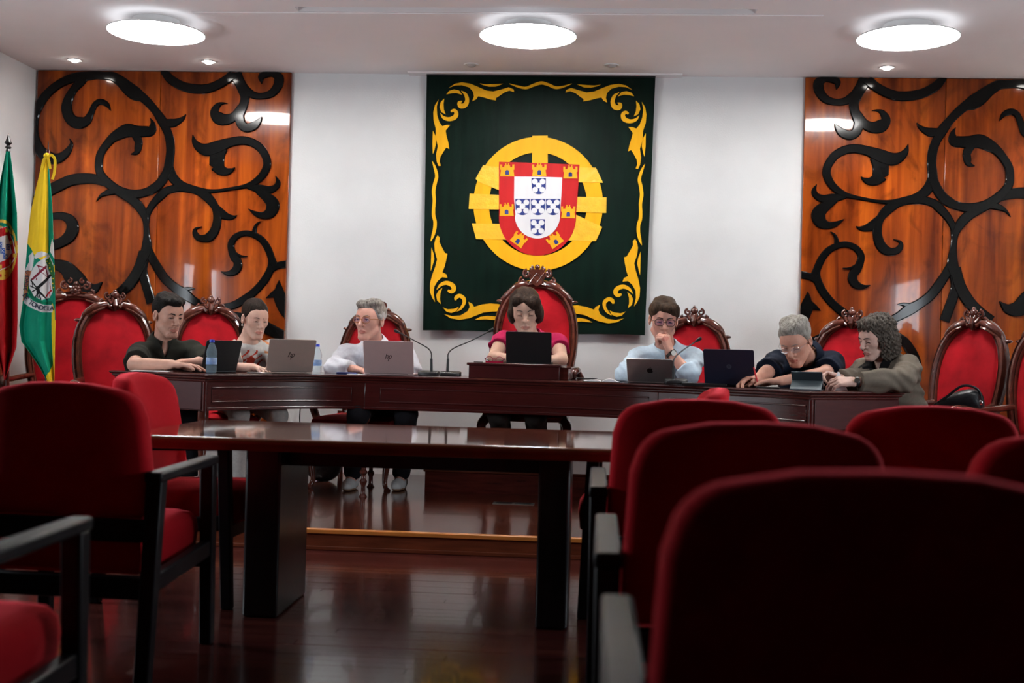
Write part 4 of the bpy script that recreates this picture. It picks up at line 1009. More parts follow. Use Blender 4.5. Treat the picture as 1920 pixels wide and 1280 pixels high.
# ================================================================== AUDIENCE ARMCHAIRS
def make_chair(label, group):
    """origin on the floor under the back; the sitter faces +Y"""
    r = empty('conference_armchair', (0, 0, 0), 0, label, 'chair', group)
    HB = 0.925
    # back cushion: rounded slab leaning backwards (top towards -Y)
    def outline(grow):
        wt, wb, z0, z1, rc = .252 + grow, .275 + grow, .50 - grow, HB - .0 + grow, .085
        pts = [(-wb, z0 + .02), (-wb + .02, z0), (wb - .02, z0), (wb, z0 + .02)]
        pts += [(wt + .006, z1 - rc - .02)] + [(wt - rc + rc * math.cos(a), z1 - rc - .012 + (rc) * math.sin(a)) for a in np.linspace(0.15, math.pi / 2 - .1, 6)]
        pts += [(wt * .4, z1 + .002), (0, z1 + .006), (-wt * .4, z1 + .002)]
        pts += [(-wt + rc - rc * math.cos(a), z1 - rc - .012 + rc * math.sin(a)) for a in np.linspace(math.pi / 2 - .1, .15, 6)] + [(-wt - .006, z1 - rc - .02)]
        return pts
    lean = -0.13
    mb = MB(); lay = [(-.050, -.24), (-.050, -.10), (-.049, -.022), (-.046, -.011), (-.039, -.004), (-.030, 0), (0, 0.002), (.022, -.002), (.036, -.014), (.044, -.04), (.052, -.12), (.056, -.2)]
    k = None
    for y, g in lay:
        o_ = outline(0.0)
        cz = .71
        if k is None: k = len(o_)
        for x, z in o_:
            L = math.hypot(x, z - cz); sc = max(0.02, (L + max(g, -L * .95)) / L)
            X, Zc = x * sc, cz + (z - cz) * sc
            curve = 0.05 * (X / .26) ** 2
            mb.v.append((X, y + lean * (Zc - .46) + curve, Zc))
    for a in range(len(lay) - 1):
        for i in range(k): j = (i + 1) % k; mb.f.append((a * k + i, a * k + j, (a + 1) * k + j, (a + 1) * k + i)); mb.mi.append(0)
    mb.f.append(tuple(range(k))); mb.f.append(tuple((len(lay) - 1) * k + i for i in range(k))); mb.mi += [0, 0]
    mb.build('backrest', m_felt, r, smooth=True, auto=False)
    # seat cushion
    mb = MB(); so = [(-.245, .01), (-.255, .04)] + [(-.255 + .04 - .04 * math.cos(a), .46 + .04 * math.sin(a)) for a in np.linspace(0, math.pi / 2, 4)] + [(0, .512)] + [(.255 - .04 + .04 * math.cos(a), .46 + .04 * math.sin(a)) for a in np.linspace(math.pi / 2, 0, 4)] + [(.255, .04), (.245, .01)]
    lay = [(.92, .32), (1.0, .335), (1.02, .39), (1.0, .43), (.94, .452), (.8, .464), (.5, .470)]
    k = len(so)
    for s_, z in lay:
        for x, y in so: mb.v.append((x * s_, (y - .25) * s_ + .25, z + (.012 * (y / .5))))
    for a in range(len(lay) - 1):
        for i in range(k): j = (i + 1) % k; mb.f.append((a * k + i, a * k + j, (a + 1) * k + j, (a + 1) * k + i)); mb.mi.append(0)
    mb.f.append(tuple(range(k))); mb.f.append(tuple((len(lay) - 1) * k + i for i in range(k))); mb.mi += [0, 0]
    mb.build('seat', m_felt, r, smooth=True)
    for sx in (-1, 1):
        x = sx * .300
        mb = MB(); mb.hexa([(x - .024, -.10, 0), (x + .024, -.10, 0), (x + .024, -.055, 0), (x - .024, -.055, 0)], [(x - .026, -.035, .635), (x + .026, -.035, .635), (x + .026, .02, .635), (x - .026, .02, .635)]); mb.build('leg', m_black_wood, r, bevel=0.006)
        mb = MB(); mb.hexa([(x - .022, .455, 0), (x + .022, .455, 0), (x + .022, .50, 0), (x - .022, .50, 0)], [(x - .025, .425, .640), (x + .025, .425, .640), (x + .025, .475, .640), (x - .025, .475, .640)]); mb.build('leg', m_black_wood, r, bevel=0.006)
        mb = MB(); mb.hexa([(x - .029, -.045, .622), (x + .029, -.045, .622), (x + .027, .485, .636), (x - .027, .485, .636)], [(x - .029, -.045, .656), (x + .029, -.045, .656), (x + .027, .485, .668), (x - .027, .485, .668)]); mb.build('armrest', m_black_wood, r, bevel=0.008)
        mb = MB(); mb.hexa([(x - .018, -.06, .275), (x + .018, -.06, .275), (x + .018, .45, .315), (x - .018, .45, .315)], [(x - .018, -.05, .335), (x + .018, -.05, .335), (x + .018, .45, .372), (x - .018, .45, .372)]); mb.build('side_rail', m_black_wood, r, bevel=0.006)
    mb = MB(); mb.box((-.288, -.045, .435), (.288, -.010, .505)); mb.build('back_rail', m_black_wood, r, bevel=0.006)
    mb = MB(); mb.box((-.288, -.05, .255), (.288, .0, .325)); mb.build('rear_rail', m_black_wood, r, bevel=0.006)
    mb = MB(); mb.box((-.288, .44, .275), (.288, .475, .335)); mb.build('front_rail', m_black_wood, r, bevel=0.006)
    return r
ch0 = None
def chair(x, y, rz, label):
    global ch0
    if ch0 is None: ch0 = make_chair(label, 'red felt conference armchairs'); o = ch0
    else: o = copy_tree(ch0); o['label'] = label
    o.location = (x, y, 0); o.rotation_euler = (0, 0, math.radians(rz)); return o
chair(0.345, 1.50, 0, 'dark red felt armchair seen from behind, nearest the camera')
chair(0.335, 2.50, 0, 'red felt armchair directly in front of the nearest chair back')
chair(0.318, 3.72, 0, 'red felt armchair at the right end of the conference table')
chair(1.01, 3.70, 0, 'red felt armchair in the far row below the right wood panel')
chair(1.02, 2.52, 0, 'red felt armchair cut off by the right edge of the picture')
chair(-1.67, 3.72, -2, 'red felt armchair seen from behind at lower left, before the flags')
chair(-1.46, 2.16, -2, 'red felt armchair at the bottom left corner showing its armrest and seat')
chair(-1.92, 5.06, -92, 'bright red felt armchair at the left end of the conference table, seen from the side')
chair(0.46, 5.12, 88, 'red felt armchair facing the table, only its top showing behind the chair backs')

# ================================================================== CONFERENCE TABLE
m_table = mat('table_veneer', (0.21, 0.066, 0.034), 0.06, noise=0.25, scale=4, stretch=(1, 9, 9), coat=0.5)
m_table_edge = mat('table_edge_wood', (0.25, 0.075, 0.026), 0.25, noise=0.2, scale=6, stretch=(1, 9, 9), coat=0.3)
m_slab = mat('black_ash_slab', (0.010, 0.010, 0.012), 0.30, noise=0.25, scale=40, stretch=(1, 1, .05))
TZ = 0.725
tb = empty('conference_table', (-0.70, 4.78, 0), 0, 'long polished brown conference table on black slab legs in front of the step', 'table')
x0, x1, ya, yb = -1.03, 1.06, -.515, .51
def tout(g):
    P = []
    for cx, cy, a0 in ((x0 + .10, ya + .08, math.pi), (x1 - .10, ya + .08, 1.5 * math.pi), (x1 - .10, yb - .10, 0), (x0 + .10, yb - .10, .5 * math.pi)):
        for a in np.linspace(a0, a0 + math.pi / 2, 6): P.append((cx + (.10 + g) * math.cos(a), cy + (.08 + g) * math.sin(a)))
    return P
mb = MB(); lay = [(-.02, TZ - .048), (-.004, TZ - .046), (.0, TZ - .030), (.004, TZ - .022), (.004, TZ - .010), (-.002, TZ - .002), (-.010, TZ), (-.014, TZ), (-.05, TZ)]
k = len(tout(0))
for q, (g, z) in enumerate(lay):
    for x, y in tout(g): mb.v.append((x, y, z))
for a in range(len(lay) - 1):
    mb.cur = 1 if a < 5 else 0
    for i in range(k): j = (i + 1) % k; mb.f.append((a * k + i, a * k + j, (a + 1) * k + j, (a + 1) * k + i)); mb.mi.append(mb.cur)
mb.f.append(tuple(range(k))); mb.mi.append(1); mb.f.append(tuple((len(lay) - 1) * k + i for i in range(k))); mb.mi.append(0)
mb.build('tabletop', [m_table, m_table_edge], tb, smooth=True)
for xa, xb_ in ((-.655, -.515), (.492, .615)):
    mb = MB(); mb.box((xa, -.17, 0), (xb_, .30, TZ - .048)); mb.build('leg', m_slab, tb, bevel=0.012)
mb = MB(); mb.box((-.515, -.05, .585), (.492, -.02, TZ - .048)); mb.build('modesty_rail', m_slab, tb, bevel=0.004)
mb = MB(); mb.box((.17, -.058, .640), (.24, -.048, .652)); mb.build('latch', m_table_edge, tb, bevel=0.002)
# ================================================================== PEOPLE
# Bodies are one continuous surface: a distance field of tapered limbs, trunk, hands and head is
# blended smoothly and its zero level is meshed.
def smin(a, b, k):
    h = np.clip(0.5 + 0.5 * (b - a) / k, 0, 1); return b + (a - b) * h - k * h * (1 - h)
def smax(a, b, k): return -smin(-a, -b, k)
class Field:
    def __init__(s, xs, ys, zs):
        s.ax = [np.asarray(a, np.float32) for a in (xs, ys, zs)]
        s.F = np.full([len(a) for a in s.ax], 0.3, np.float32)
    def sub(s, lo, hi, m=0.07):
        sl = []
        for a, l, h in zip(s.ax, lo, hi):
            i = max(0, int(np.searchsorted(a, l - m))); j = min(len(a), int(np.searchsorted(a, h + m)))
            if j <= i: return None, None
            sl.append(slice(i, j))
        P = np.stack(np.meshgrid(*[a[q] for a, q in zip(s.ax, sl)], indexing='ij'), -1)
        return tuple(sl), P
    def op(s, lo, hi, fn, k=0.01, mode='u', m=0.07):
        sl, P = s.sub(lo, hi, m)
        if sl is None: return
        d = fn(P).astype(np.float32); c = s.F[sl]
        if mode == 'u': s.F[sl] = smin(c, d, k)
        elif mode == 's': s.F[sl] = smax(c, -d, k)
        elif mode == 'i': s.F[sl] = smax(c, d, k)
    def cap(s, a, b, r1, r2, k=0.01, mode='u', clip=None):
        a = np.array(a, np.float32); b = np.array(b, np.float32); R = max(r1, r2)
        def fn(P):
            ab = b - a; t = np.clip(((P - a) @ ab) / (ab @ ab + 1e-9), 0, 1)
            d = np.linalg.norm(P - a - t[..., None] * ab, axis=-1) - (r1 + (r2 - r1) * t)
            if clip is not None:
                o, n = clip; d = np.maximum(d, (P - np.array(o, np.float32)) @ np.array(n, np.float32))
            return d
        s.op(np.minimum(a, b) - R, np.maximum(a, b) + R, fn, k, mode)
    def ell(s, c, r, k=0.01, mode='u', R=None):
        c = np.array(c, np.float32); r = np.array(r, np.float32); m_ = float(r.max())
        def fn(P):
            q = P - c
            if R is not None: q = q @ R
            k0 = np.linalg.norm(q / r, axis=-1); k1 = np.linalg.norm(q / (r * r), axis=-1)
            return k0 * (k0 - 1) / (k1 + 1e-6)
        s.op(c - m_, c + m_, fn, k, mode)
def surface_nets(fl):
    F = fl.F; xs, ys, zs = fl.ax
    F = F.copy(); F[0] = F[-1] = .05; F[:, 0] = F[:, -1] = .05; F[:, :, 0] = F[:, :, -1] = .05
    S = F < 0
    n = [d - 1 for d in F.shape]
    cnt = np.zeros(n, np.uint8)
    for i in (0, 1):
        for j in (0, 1):
            for k in (0, 1): cnt += S[i:i + n[0], j:j + n[1], k:k + n[2]]
    act = (cnt > 0) & (cnt < 8)
    I = np.argwhere(act); m = len(I)
    if m == 0: return np.zeros((0, 3)), np.zeros((0, 4), int)
    idx = np.full(n, -1, np.int32); idx[act] = np.arange(m)
    pos = np.zeros((m, 3)); num = np.zeros(m)
    ax = [xs, ys, zs]
    for d in range(3):
        o1, o2 = [q for q in range(3) if q != d]
        for a in (0, 1):
            for b in (0, 1):
                c0 = I.copy(); c0[:, o1] += a; c0[:, o2] += b; c1 = c0.copy(); c1[:, d] += 1
                f0 = F[c0[:, 0], c0[:, 1], c0[:, 2]]; f1 = F[c1[:, 0], c1[:, 1], c1[:, 2]]
                cr = (f0 < 0) != (f1 < 0)
                t = np.where(cr, f0 / np.where(cr, f0 - f1, 1), 0)
                for q in range(3):
                    v0 = ax[q][c0[:, q]]; v1 = ax[q][c1[:, q]]
                    pos[:, q] += np.where(cr, v0 + t * (v1 - v0), 0)
                num += cr
    pos /= num[:, None]
    quads = []
    for d in range(3):
        o1, o2 = (d + 1) % 3, (d + 2) % 3
        A = [slice(1, -1)] * 3; A[d] = slice(0, -1); Bq = list(A); Bq[d] = slice(1, None)
        s0 = S[tuple(A)]; s1 = S[tuple(Bq)]
        E = np.argwhere(s0 != s1)
        if len(E) == 0: continue
        sg = s0[E[:, 0], E[:, 1], E[:, 2]]
        E[:, o1] += 1; E[:, o2] += 1
        def cell(a, b):
            e = E.copy(); e[:, o1] += a; e[:, o2] += b; return idx[e[:, 0], e[:, 1], e[:, 2]]
        q = np.stack([cell(-1, -1), cell(0, -1), cell(0, 0), cell(-1, 0)], -1)
        q[~sg] = q[~sg][:, ::-1]
        quads.append(q)
    return pos, np.concatenate(quads)
def mesh_from(name, v, f, mats, parent, mi=None):
    me = bpy.data.meshes.new(name)
    nv, nf = len(v), len(f)
    me.vertices.add(nv); me.vertices.foreach_set('co', np.asarray(v, np.float32).ravel())
    me.loops.add(nf * 4); me.loops.foreach_set('vertex_index', np.asarray(f, np.int32).ravel())
    me.polygons.add(nf); me.polygons.foreach_set('loop_start', np.arange(0, nf * 4, 4, dtype=np.int32))
    me.polygons.foreach_set('use_smooth', np.ones(nf, bool))
    for m in (mats if isinstance(mats, (list, tuple)) else [mats]): me.materials.append(m)
    if mi is not None: me.polygons.foreach_set('material_index', np.asarray(mi, np.int32))
    me.update(calc_edges=True); me.validate()
    o = bpy.data.objects.new(name, me); C.objects.link(o); o.parent = parent; return o
def axis(lo, hi, fine, step_f, step_c):
    """grid positions, fine inside the given spans"""
    out = [lo]
    while out[-1] < hi:
        x = out[-1]; st = step_c
        for a, b in fine:
            if a - step_c <= x <= b: st = step_f
        out.append(x + st)
    return np.array(out)
def rotm(yaw, pitch, roll):
    """head turn: yaw>0 turns the face to the picture's right, pitch>0 bows it, roll>0 tips it to the right"""
    return np.array(Matrix.Rotation(math.radians(yaw), 3, 'Z') @ Matrix.Rotation(math.radians(roll), 3, 'Y') @ Matrix.Rotation(math.radians(pitch), 3, 'X'))
def skin_mat(name, col):
    m = mat(name, col, 0.5, noise=0.07, scale=30, spec=0.35)
    b = m.node_tree.nodes['Principled BSDF']; b.inputs['Subsurface Weight'].default_value = 0.08
    b.inputs['Subsurface Radius'].default_value = (0.01, 0.004, 0.002); return m
m_lash = mat('lash', (0.012, 0.008, 0.007), 0.7, noise=0.1, scale=50)
m_eyewhite = mat('eye_white', (0.62, 0.60, 0.58), 0.25, noise=0.02, scale=50)
m_iris = mat('iris', (0.03, 0.018, 0.01), 0.2, noise=0.1, scale=50)

def add_hand(fl, w, d, n, side, s, curl=(.35, .4, .3), spread=0.10, thumb=(0.55, 0.5), thick=1.0):
    """w wrist, d direction of the fingers, n palm normal (the way the palm faces); side: +1/-1 thumb side"""
    d = Vector(d).normalized(); n = Vector(n); n = (n - d * n.dot(d)).normalized(); t = d.cross(n) * side; w = Vector(w)
    k = s * thick; ends = []
    kn = []
    for i, (o, l) in enumerate(((.030, .088), (.010, .093), (-.011, .089), (-.030, .080))):
        q = w + d * l * s + t * o * s; kn.append(q)
        fl.cap(w + d * .012 * s + t * o * .55 * s, q, .0150 * k, .0115 * k, .012)
    fl.cap(w + d * .03 * s + t * .018 * s + n * .006 * s, w + d * .055 * s - t * .016 * s + n * .006 * s, .014 * k, .013 * k, .014)
    for i, L in enumerate((.92, 1.03, .96, .76)):
        dd = (d + t * (1.5 - i) * spread).normalized(); p = kn[i]; ang = 0.0; c_ = curl if not isinstance(curl[0], tuple) else curl[i]
        for j, (l, r1, r2) in enumerate(((.044, .0100, .0090), (.027, .0090, .0082), (.022, .0082, .0068))):
            ang += c_[j]
            dv = dd * math.cos(ang) + n * math.sin(ang)
            q = p + dv * l * L * s; fl.cap(p, q, r1 * k, r2 * k, .0035); p = q
        ends.append(p)
    b = w + d * .022 * s + t * .026 * s + n * .006 * s
    td = (d * thumb[0] + t * (1 - thumb[0]) + n * thumb[1] * .5).normalized()
    q = b + td * .042 * s; fl.cap(w + d * .015 * s + t * .012 * s, b, .015 * k, .0145 * k, .012); fl.cap(b, q, .0135 * k, .0110 * k, .008)
    td2 = (td + d * .35 + n * thumb[1] * .4).normalized(); q2 = q + td2 * .032 * s; fl.cap(q, q2, .0108 * k, .0085 * k, .004)
    return ends

HEADP = dict(jaw=0.056, chin=0.020, nose=1.0, brow=0.0095, cheek=0.023, lip=1.0, long=0.0)
def add_head(fl, c, s, R, hp):
    hp = {**HEADP, **hp}
    T = lambda p: np.array(c) + R @ (np.array(p) * s)
    E = lambda p, r, k, mode='u': fl.ell(T(p), np.array(r) * s, k * s, mode, R)
    K = lambda a, b, r1, r2, k, mode='u': fl.cap(T(a), T(b), r1 * s, r2 * s, k * s, mode)
    lg = hp['long']
    E((0, .018, .036), (.0745, .094, .086), .02)
    E((0, -.030, -.034 - lg), (hp['jaw'], .064, .078 + lg), .030)
    E((0, -.05, .03), (.060, .045, .055), .03)
    for x in (-1, 1):
        E((x * .040, -.054, -.012), (hp['cheek'], .024, .026), .018)
        K((x * .052, -.012, -.058 - lg), (x * .020, -.066, -.098 - lg), .018, .016, .02)
        E((x * .030, -.092, .010), (.0165, .011, .0105), .010, 's')
    K((-.012, -.074, -.098 - lg), (.012, -.074, -.098 - lg), hp['chin'], hp['chin'], .016)
    K((-.040, -.072, .032), (-.012, -.083, .029), hp['brow'] * .8, hp['brow'], .012)
    K((.040, -.072, .032), (.012, -.083, .029), hp['brow'] * .8, hp['brow'], .012)
    n_ = hp['nose']
    K((0, -.084, .022), (0, -.094 - .018 * n_, -.020), .0085, .0115 * n_, .008)
    E((0, -.096 - .016 * n_, -.024), (.0135 * n_, .012, .0105), .006)
    for x in (-1, 1): E((x * .0125 * n_, -.094, -.028), (.0085, .010, .0075), .006)
    K((0, -.096, -.038), (0, -.094, -.050), .006, .007, .008)
    for x in (-1, 1):
        K((x * .022, -.084, -.0625 - lg * .4), (x * .006, -.0955, -.0575 - lg * .4), .0048, .0062, .005)
        K((x * .021, -.084, -.0645 - lg * .4), (x * .005, -.0935, -.0695 - lg * .4), .0048, .0072, .005)
    K((-.022, -.0925, -.0635 - lg * .4), (.022, -.0925, -.0635 - lg * .4), .0020, .0020, .003, 's')
    # eyeballs under lids
    lid = hp.get('lid', 0.4)
    for x in (-1, 1):
        p = (x * .0305, -.0795, .0105)
        E(p, (.0138, .0130, .0118), .003)
        if lid < 0.9: E((x * .0305, -.0905, .0090 - lid * .006), (.0105, .0070, .0048 * (1 - lid) + .0016), .0025, 's')
    # ears
    for x in (-1, 1):
        E((x * .0765, .012, -.004), (.0085, .021, .032), .008); E((x * .081, .004, .002), (.006, .011, .016), .004, 's')
    return T

def person(label, root_px, Z, J, hs, head, skin, shirt, parts, legs=True, body_k=1.0, hands=(), z_floor=DAIS, group=None):
    """J: joint -> world position. hs: head scale. Everything is meshed relative to a root on the floor."""
    rp = at(*root_px, Z); org = Vector((rp.x, rp.y, z_floor))
    root = empty('person', org, 0, label, 'person', group)
    L = {k: np.array(Vector(v) - org) for k, v in J.items()}
    hc = L['head']; R = rotm(*head['rot']); sk = body_k
    pts = np.array(list(L.values())); lo = pts.min(0) - .22; hi = pts.max(0) + .22; lo[2] = -0.01
    zf = [(hc[2] - .16 * hs, hc[2] + .15 * hs)]; xf = [(hc[0] - .11 * hs, hc[0] + .11 * hs)]; yf = [(hc[1] - .14 * hs, hc[1] + .14 * hs)]
    for w_ in ('wrL', 'wrR'):
        if w_ in L:
            zf.append((L[w_][2] - .10, L[w_][2] + .13)); xf.append((L[w_][0] - .16, L[w_][0] + .16)); yf.append((L[w_][1] - .16, L[w_][1] + .10))
    fl = Field(axis(lo[0], hi[0], xf, .0036, .009), axis(lo[1], hi[1], yf, .0036, .009), axis(lo[2], hi[2], zf, .0034, .011))
    # trunk
    cw = np.array(L['shR']) - np.array(L['shL']); cn = np.linalg.norm(cw); cu_ = cw / cn
    ch, ne, pe = L['chest'], L['neck'], L['pelvis']
    g = dict(k=.05)
    fl.cap(ch - cu_ * cn * .20, ch + cu_ * cn * .20, .100 * sk, .100 * sk, .04)
    fl.cap(L['shL'] * .86 + ne * .14, L['shR'] * .86 + ne * .14, .052 * sk, .052 * sk, .05)
    fl.cap((ch + pe) / 2 - cu_ * .06, (ch + pe) / 2 + cu_ * .06, .100 * sk, .100 * sk, .06)
    fl.cap(pe - cu_ * .08, pe + cu_ * .08, .105 * sk, .105 * sk, .06)
    fl.cap(ch, ne, .085 * sk, .060 * sk, .05)
    T = lambda p: np.array(hc) + R @ (np.array(p) * hs)
    fl.cap(ne - np.array((0, -.01, .03)), T((0, .022, -.045)), .056 * hs, .052 * hs, .025)
    for sd in 'LR':
        fl.cap(L['sh' + sd], L['el' + sd], .050 * sk, .040 * sk, .03)
        fl.cap(L['el' + sd], L['wr' + sd], .040 * sk, .0265 * sk, .015)
        if legs:
            hip = pe + cu_ * (-.085 if sd == 'L' else .085) * sk
            fl.cap(hip, L['kn' + sd], .075 * sk, .052 * sk, .03); fl.cap(L['kn' + sd], L['an' + sd], .050 * sk, .036 * sk, .02)
            fl.cap(L['an' + sd], L['an' + sd] + np.array((0, -.13, -.045)) * sk, .035 * sk, .028 * sk, .02)
    for h in hands:
        sd = h['s']; w_ = L['wr' + sd]; fore = (w_ - L['el' + sd]); fore /= np.linalg.norm(fore)
        add_hand(fl, w_ + fore * .0, h['d'], h['n'], h['thumb_side'], sk * h.get('scale', 1.04), curl=h.get('curl', (.3, .35, .25)), spread=h.get('spread', .1), thumb=h.get('thumb', (.6, .4)))
    add_head(fl, hc, hs, R, head)
    v, f = surface_nets(fl)
    # lips and stubble as colour of the skin surface
    cen = v[f].mean(1); loc = (cen - hc) @ R / hs
    mi = np.zeros(len(f), int); lg = head.get('long', 0) * .4
    x_, y_, z_ = loc.T
    lips = (abs(x_) < .0235) & (y_ < -.078) & (abs(z_ + .0640 + lg) < .0105 * (1 - (x_ / .027) ** 2) + .001)
    beard = head.get('beard')
    if beard:
        bm_ = (np.hypot(x_ / .036, (z_ + .098 + lg) / .024) < 1) & (y_ < -.03)
        mo = (np.abs(x_) < .031) & (z_ < -.0425 - .25 * np.abs(x_)) & (z_ > -.0585 - lg - .5 * np.maximum(np.abs(x_) - .02, 0)) & (y_ < -.070)
        mi[(bm_ | mo)] = 2
    mi[lips] = 1
    mesh_from('body', v, f, [skin, mat('lips_' + skin.name, tuple(np.array(skin.node_tree.nodes['Principled BSDF'].inputs['Base Color'].default_value[:3]) * np.array((.86, .58, .58))), 0.45, noise=0.05, scale=40), mat('stubble_' + skin.name, tuple(np.array(skin.node_tree.nodes['Principled BSDF'].inputs['Base Color'].default_value[:3]) * np.array(beard or (.7, .65, .62))), 0.7, noise=0.35, scale=220)], root, mi)
    W = lambda p: Vector(T(p))
    def surf(x, z, out=.0):
        for y in np.arange(-.135, -.04, .0012):
            q = np.array(T((x, y, z))); ii = [min(len(a) - 1, int(np.searchsorted(a, c_))) for a, c_ in zip(fl.ax, q)]
            if fl.F[tuple(ii)] < .0012: return y - out
        return -.09
    RM = Matrix(R.tolist())
    # eyes, lashes, brows
    lid = head.get('lid', .4)
    for x in (-1, 1):
        if lid < .85:
            b = MB(); c_ = W((x * .0305, -.0795, .0105)); b.ball(c_, .0118 * hs, 14, 10, RM)
            o = b.build('eye', [m_eyewhite, m_iris], root, smooth=True, auto=False)
            gz = R @ np.array(head.get('gaze', (0, -1, -.25))); gz /= np.linalg.norm(gz)
            q = np.array([p.center for p in o.data.polygons]) - np.array(c_); q /= np.linalg.norm(q, axis=1)[:, None]
            o.data.polygons.foreach_set('material_index', ((q @ gz) > .86).astype(np.int32))
        b = MB(); zz = .0158 - .012 * lid
        lz = .0125 - .0125 * lid
        b.tube([W((x * (.0305 + dx), surf(x * (.0305 + dx), lz + dz, -.0002), lz + dz)) for dx, dz in ((-.0125, -.002), (-.006, .0008), (.0, .0015), (.007, .0006), (.0135, -.0022))], [.0009 * hs, .0018 * hs, .0020 * hs, .0020 * hs, .0012 * hs], 6)
        b.build('eyelash', m_lash, root, smooth=True)
        bc = head.get('brow_mat', m_lash); bw_ = head.get('brow_w', .0034)
        b = MB(); b.tube([W((x * q, surf(x * q, zz2), zz2)) for q, zz2 in ((.012, .0275), (.022, .0315), (.034, .0335), (.047, .0290))], [bw_ * .8 * hs, bw_ * hs, bw_ * .9 * hs, .0012 * hs], 7, flat=(tuple(R @ np.array((0, -1, 0))), .5))
        b.build('eyebrow', bc, root, smooth=True)
    # shirt
    if shirt:
        off = shirt.get('off', .012)
        fs = Field(*[np.arange(a, b_, .0062) for a, b_ in zip(lo - .03, [hi[0] + .03, hi[1] + .03, ne[2] + .14])])
        o2 = off
        fs.cap(ch - cu_ * cn * .20, ch + cu_ * cn * .20, .104 * sk + o2, .104 * sk + o2, .04)
        fs.cap(L['shL'] * .88 + ne * .12, L['shR'] * .88 + ne * .12, .050 * sk + o2, .050 * sk + o2, .06)
        fs.cap((ch + pe) / 2 - cu_ * .07, (ch + pe) / 2 + cu_ * .07, .105 * sk + o2, .105 * sk + o2, .06)
        fs.cap(pe - cu_ * .08, pe + cu_ * .08, .110 * sk + o2, .110 * sk + o2, .06)
        fs.cap(ch, ne, .088 * sk + o2, .062 * sk + o2, .06)
        for sd in 'LR':
            se = shirt['sleeve' + sd] if 'sleeve' + sd in shirt else shirt['sleeve']
            a, b_, c_ = L['sh' + sd], L['el' + sd], L['wr' + sd]
            wide = shirt.get('wide', .0)
            if se <= 1:
                q = a + (b_ - a) * se; n_ = (b_ - a) / np.linalg.norm(b_ - a)
                fs.cap(a, b_, .052 * sk + o2, .044 * sk + o2 + wide, .035, clip=(q, n_))
            else:
                fs.cap(a, b_, .052 * sk + o2, .043 * sk + o2, .035)
                q = b_ + (c_ - b_) * (se - 1); n_ = (c_ - b_) / np.linalg.norm(c_ - b_)
                fs.cap(b_, c_, .043 * sk + o2, .031 * sk + o2 + wide * .5, .02, clip=(q, n_))
        for q, r_ in shirt.get('bust', []):
            fs.ell(np.array(ch) + R0(q, cu_), np.array((r_, r_, r_)), .05)
        # wrinkles
        X, Y, Zz = np.meshgrid(*fs.ax, indexing='ij')
        wr = shirt.get('wrinkle', .0035); ph = hash_(label)
        fs.F += (wr * np.sin(X * 31 + Zz * 42 + ph + 2.2 * np.sin(Zz * 17 + Y * 13)) * np.sin(Y * 27 - Zz * 23 + ph * 2) + wr * .5 * np.sin(Zz * 95 + X * 38 + 3 * np.sin(X * 21))).astype(np.float32)
        # waist
        fs.F = np.maximum(fs.F, (pe[2] - .06) - Zz)
        # neck opening (round + optional V towards the front)
        nd = np.array(T((0, .02, -.05))) - ne; nd /= np.linalg.norm(nd)
        Pn = np.stack((X, Y, Zz), -1) - ne.astype(np.float32)
        hgt = Pn @ nd; rad = np.linalg.norm(Pn - hgt[..., None] * nd, axis=-1)
        fr = np.array(shirt.get('front', (0, -1, 0)), float); fr /= np.linalg.norm(fr); sdv = np.cross(fr, (0, 0, 1)); sdv /= np.linalg.norm(sdv)
        u_ = Pn @ sdv; fwd_ = Pn @ fr; zz_ = Pn[..., 2]
        nr_ = shirt.get('neck_r', .066) * hs
        hole = np.maximum(rad - nr_, -(zz_ + .03 + .5 * np.maximum(fwd_, -.05) * shirt.get('scoop', .6)))
        if shirt.get('v', 0) > 0:
            vd = shirt['v']; wdg = np.maximum(np.maximum(abs(u_) - shirt.get('vw', .05) * np.clip((zz_ + vd) / vd, 0, 2), -fwd_), -(zz_ + vd))
            hole = np.minimum(hole, wdg)
        fs.F = np.maximum(fs.F, -hole.astype(np.float32))
        if shirt.get('collar'):
            chh, flare = shirt['collar']
            rr = nr_ + .006 + flare * np.clip(.02 - hgt, -.03, .03) * .6
            sh_ = np.maximum(abs(rad - rr) - .0055, np.maximum(-.045 - zz_ , hgt - chh - .015 * (-fwd_ / .06)))
            gap = np.maximum(abs(u_) - (.012 + .35 * np.clip(hgt + .03, 0, 1)), -fwd_)
            sh_ = np.maximum(sh_, -gap)
            fs.F = smin(fs.F, sh_.astype(np.float32), .004)
        cl_ = shirt.get('flaps')
        if cl_:
            nv = Vector(nd); fv = Vector(fr); fv = (fv - nv * fv.dot(nv)).normalized(); sv = nv.cross(fv); N_ = 30; b = MB()
            for i in range(N_ + 1):
                a = math.radians(lerp(14, 346, i / N_)); dirv = fv * math.cos(a) + sv * math.sin(a); e_ = max(0.0, math.cos(a)) ** 2
                for rad_, h_ in ((.0600, .050), (.0625, .064 - .012 * e_), (.0700, .060 - .014 * e_), (.0900 + .010 * e_, .022 - .040 * e_ * cl_), (.0870 + .010 * e_, .018 - .040 * e_ * cl_)):
                    b.v.append(tuple(Vector(ne) + (dirv * rad_ + nv * h_) * hs))
            for i in range(N_):
                for j in range(5):
                    j2 = (j + 1) % 5; b.f.append((i * 5 + j, i * 5 + j2, (i + 1) * 5 + j2, (i + 1) * 5 + j)); b.mi.append(0)
            b.f.append(tuple(range(5))); b.f.append(tuple(N_ * 5 + j for j in range(5))); b.mi += [0, 0]
            b.build('collar', shirt['mats'][0], root, smooth=True)
        v, f = surface_nets(fs)
        cen = v[f].mean(1); mi2 = np.zeros(len(f), int)
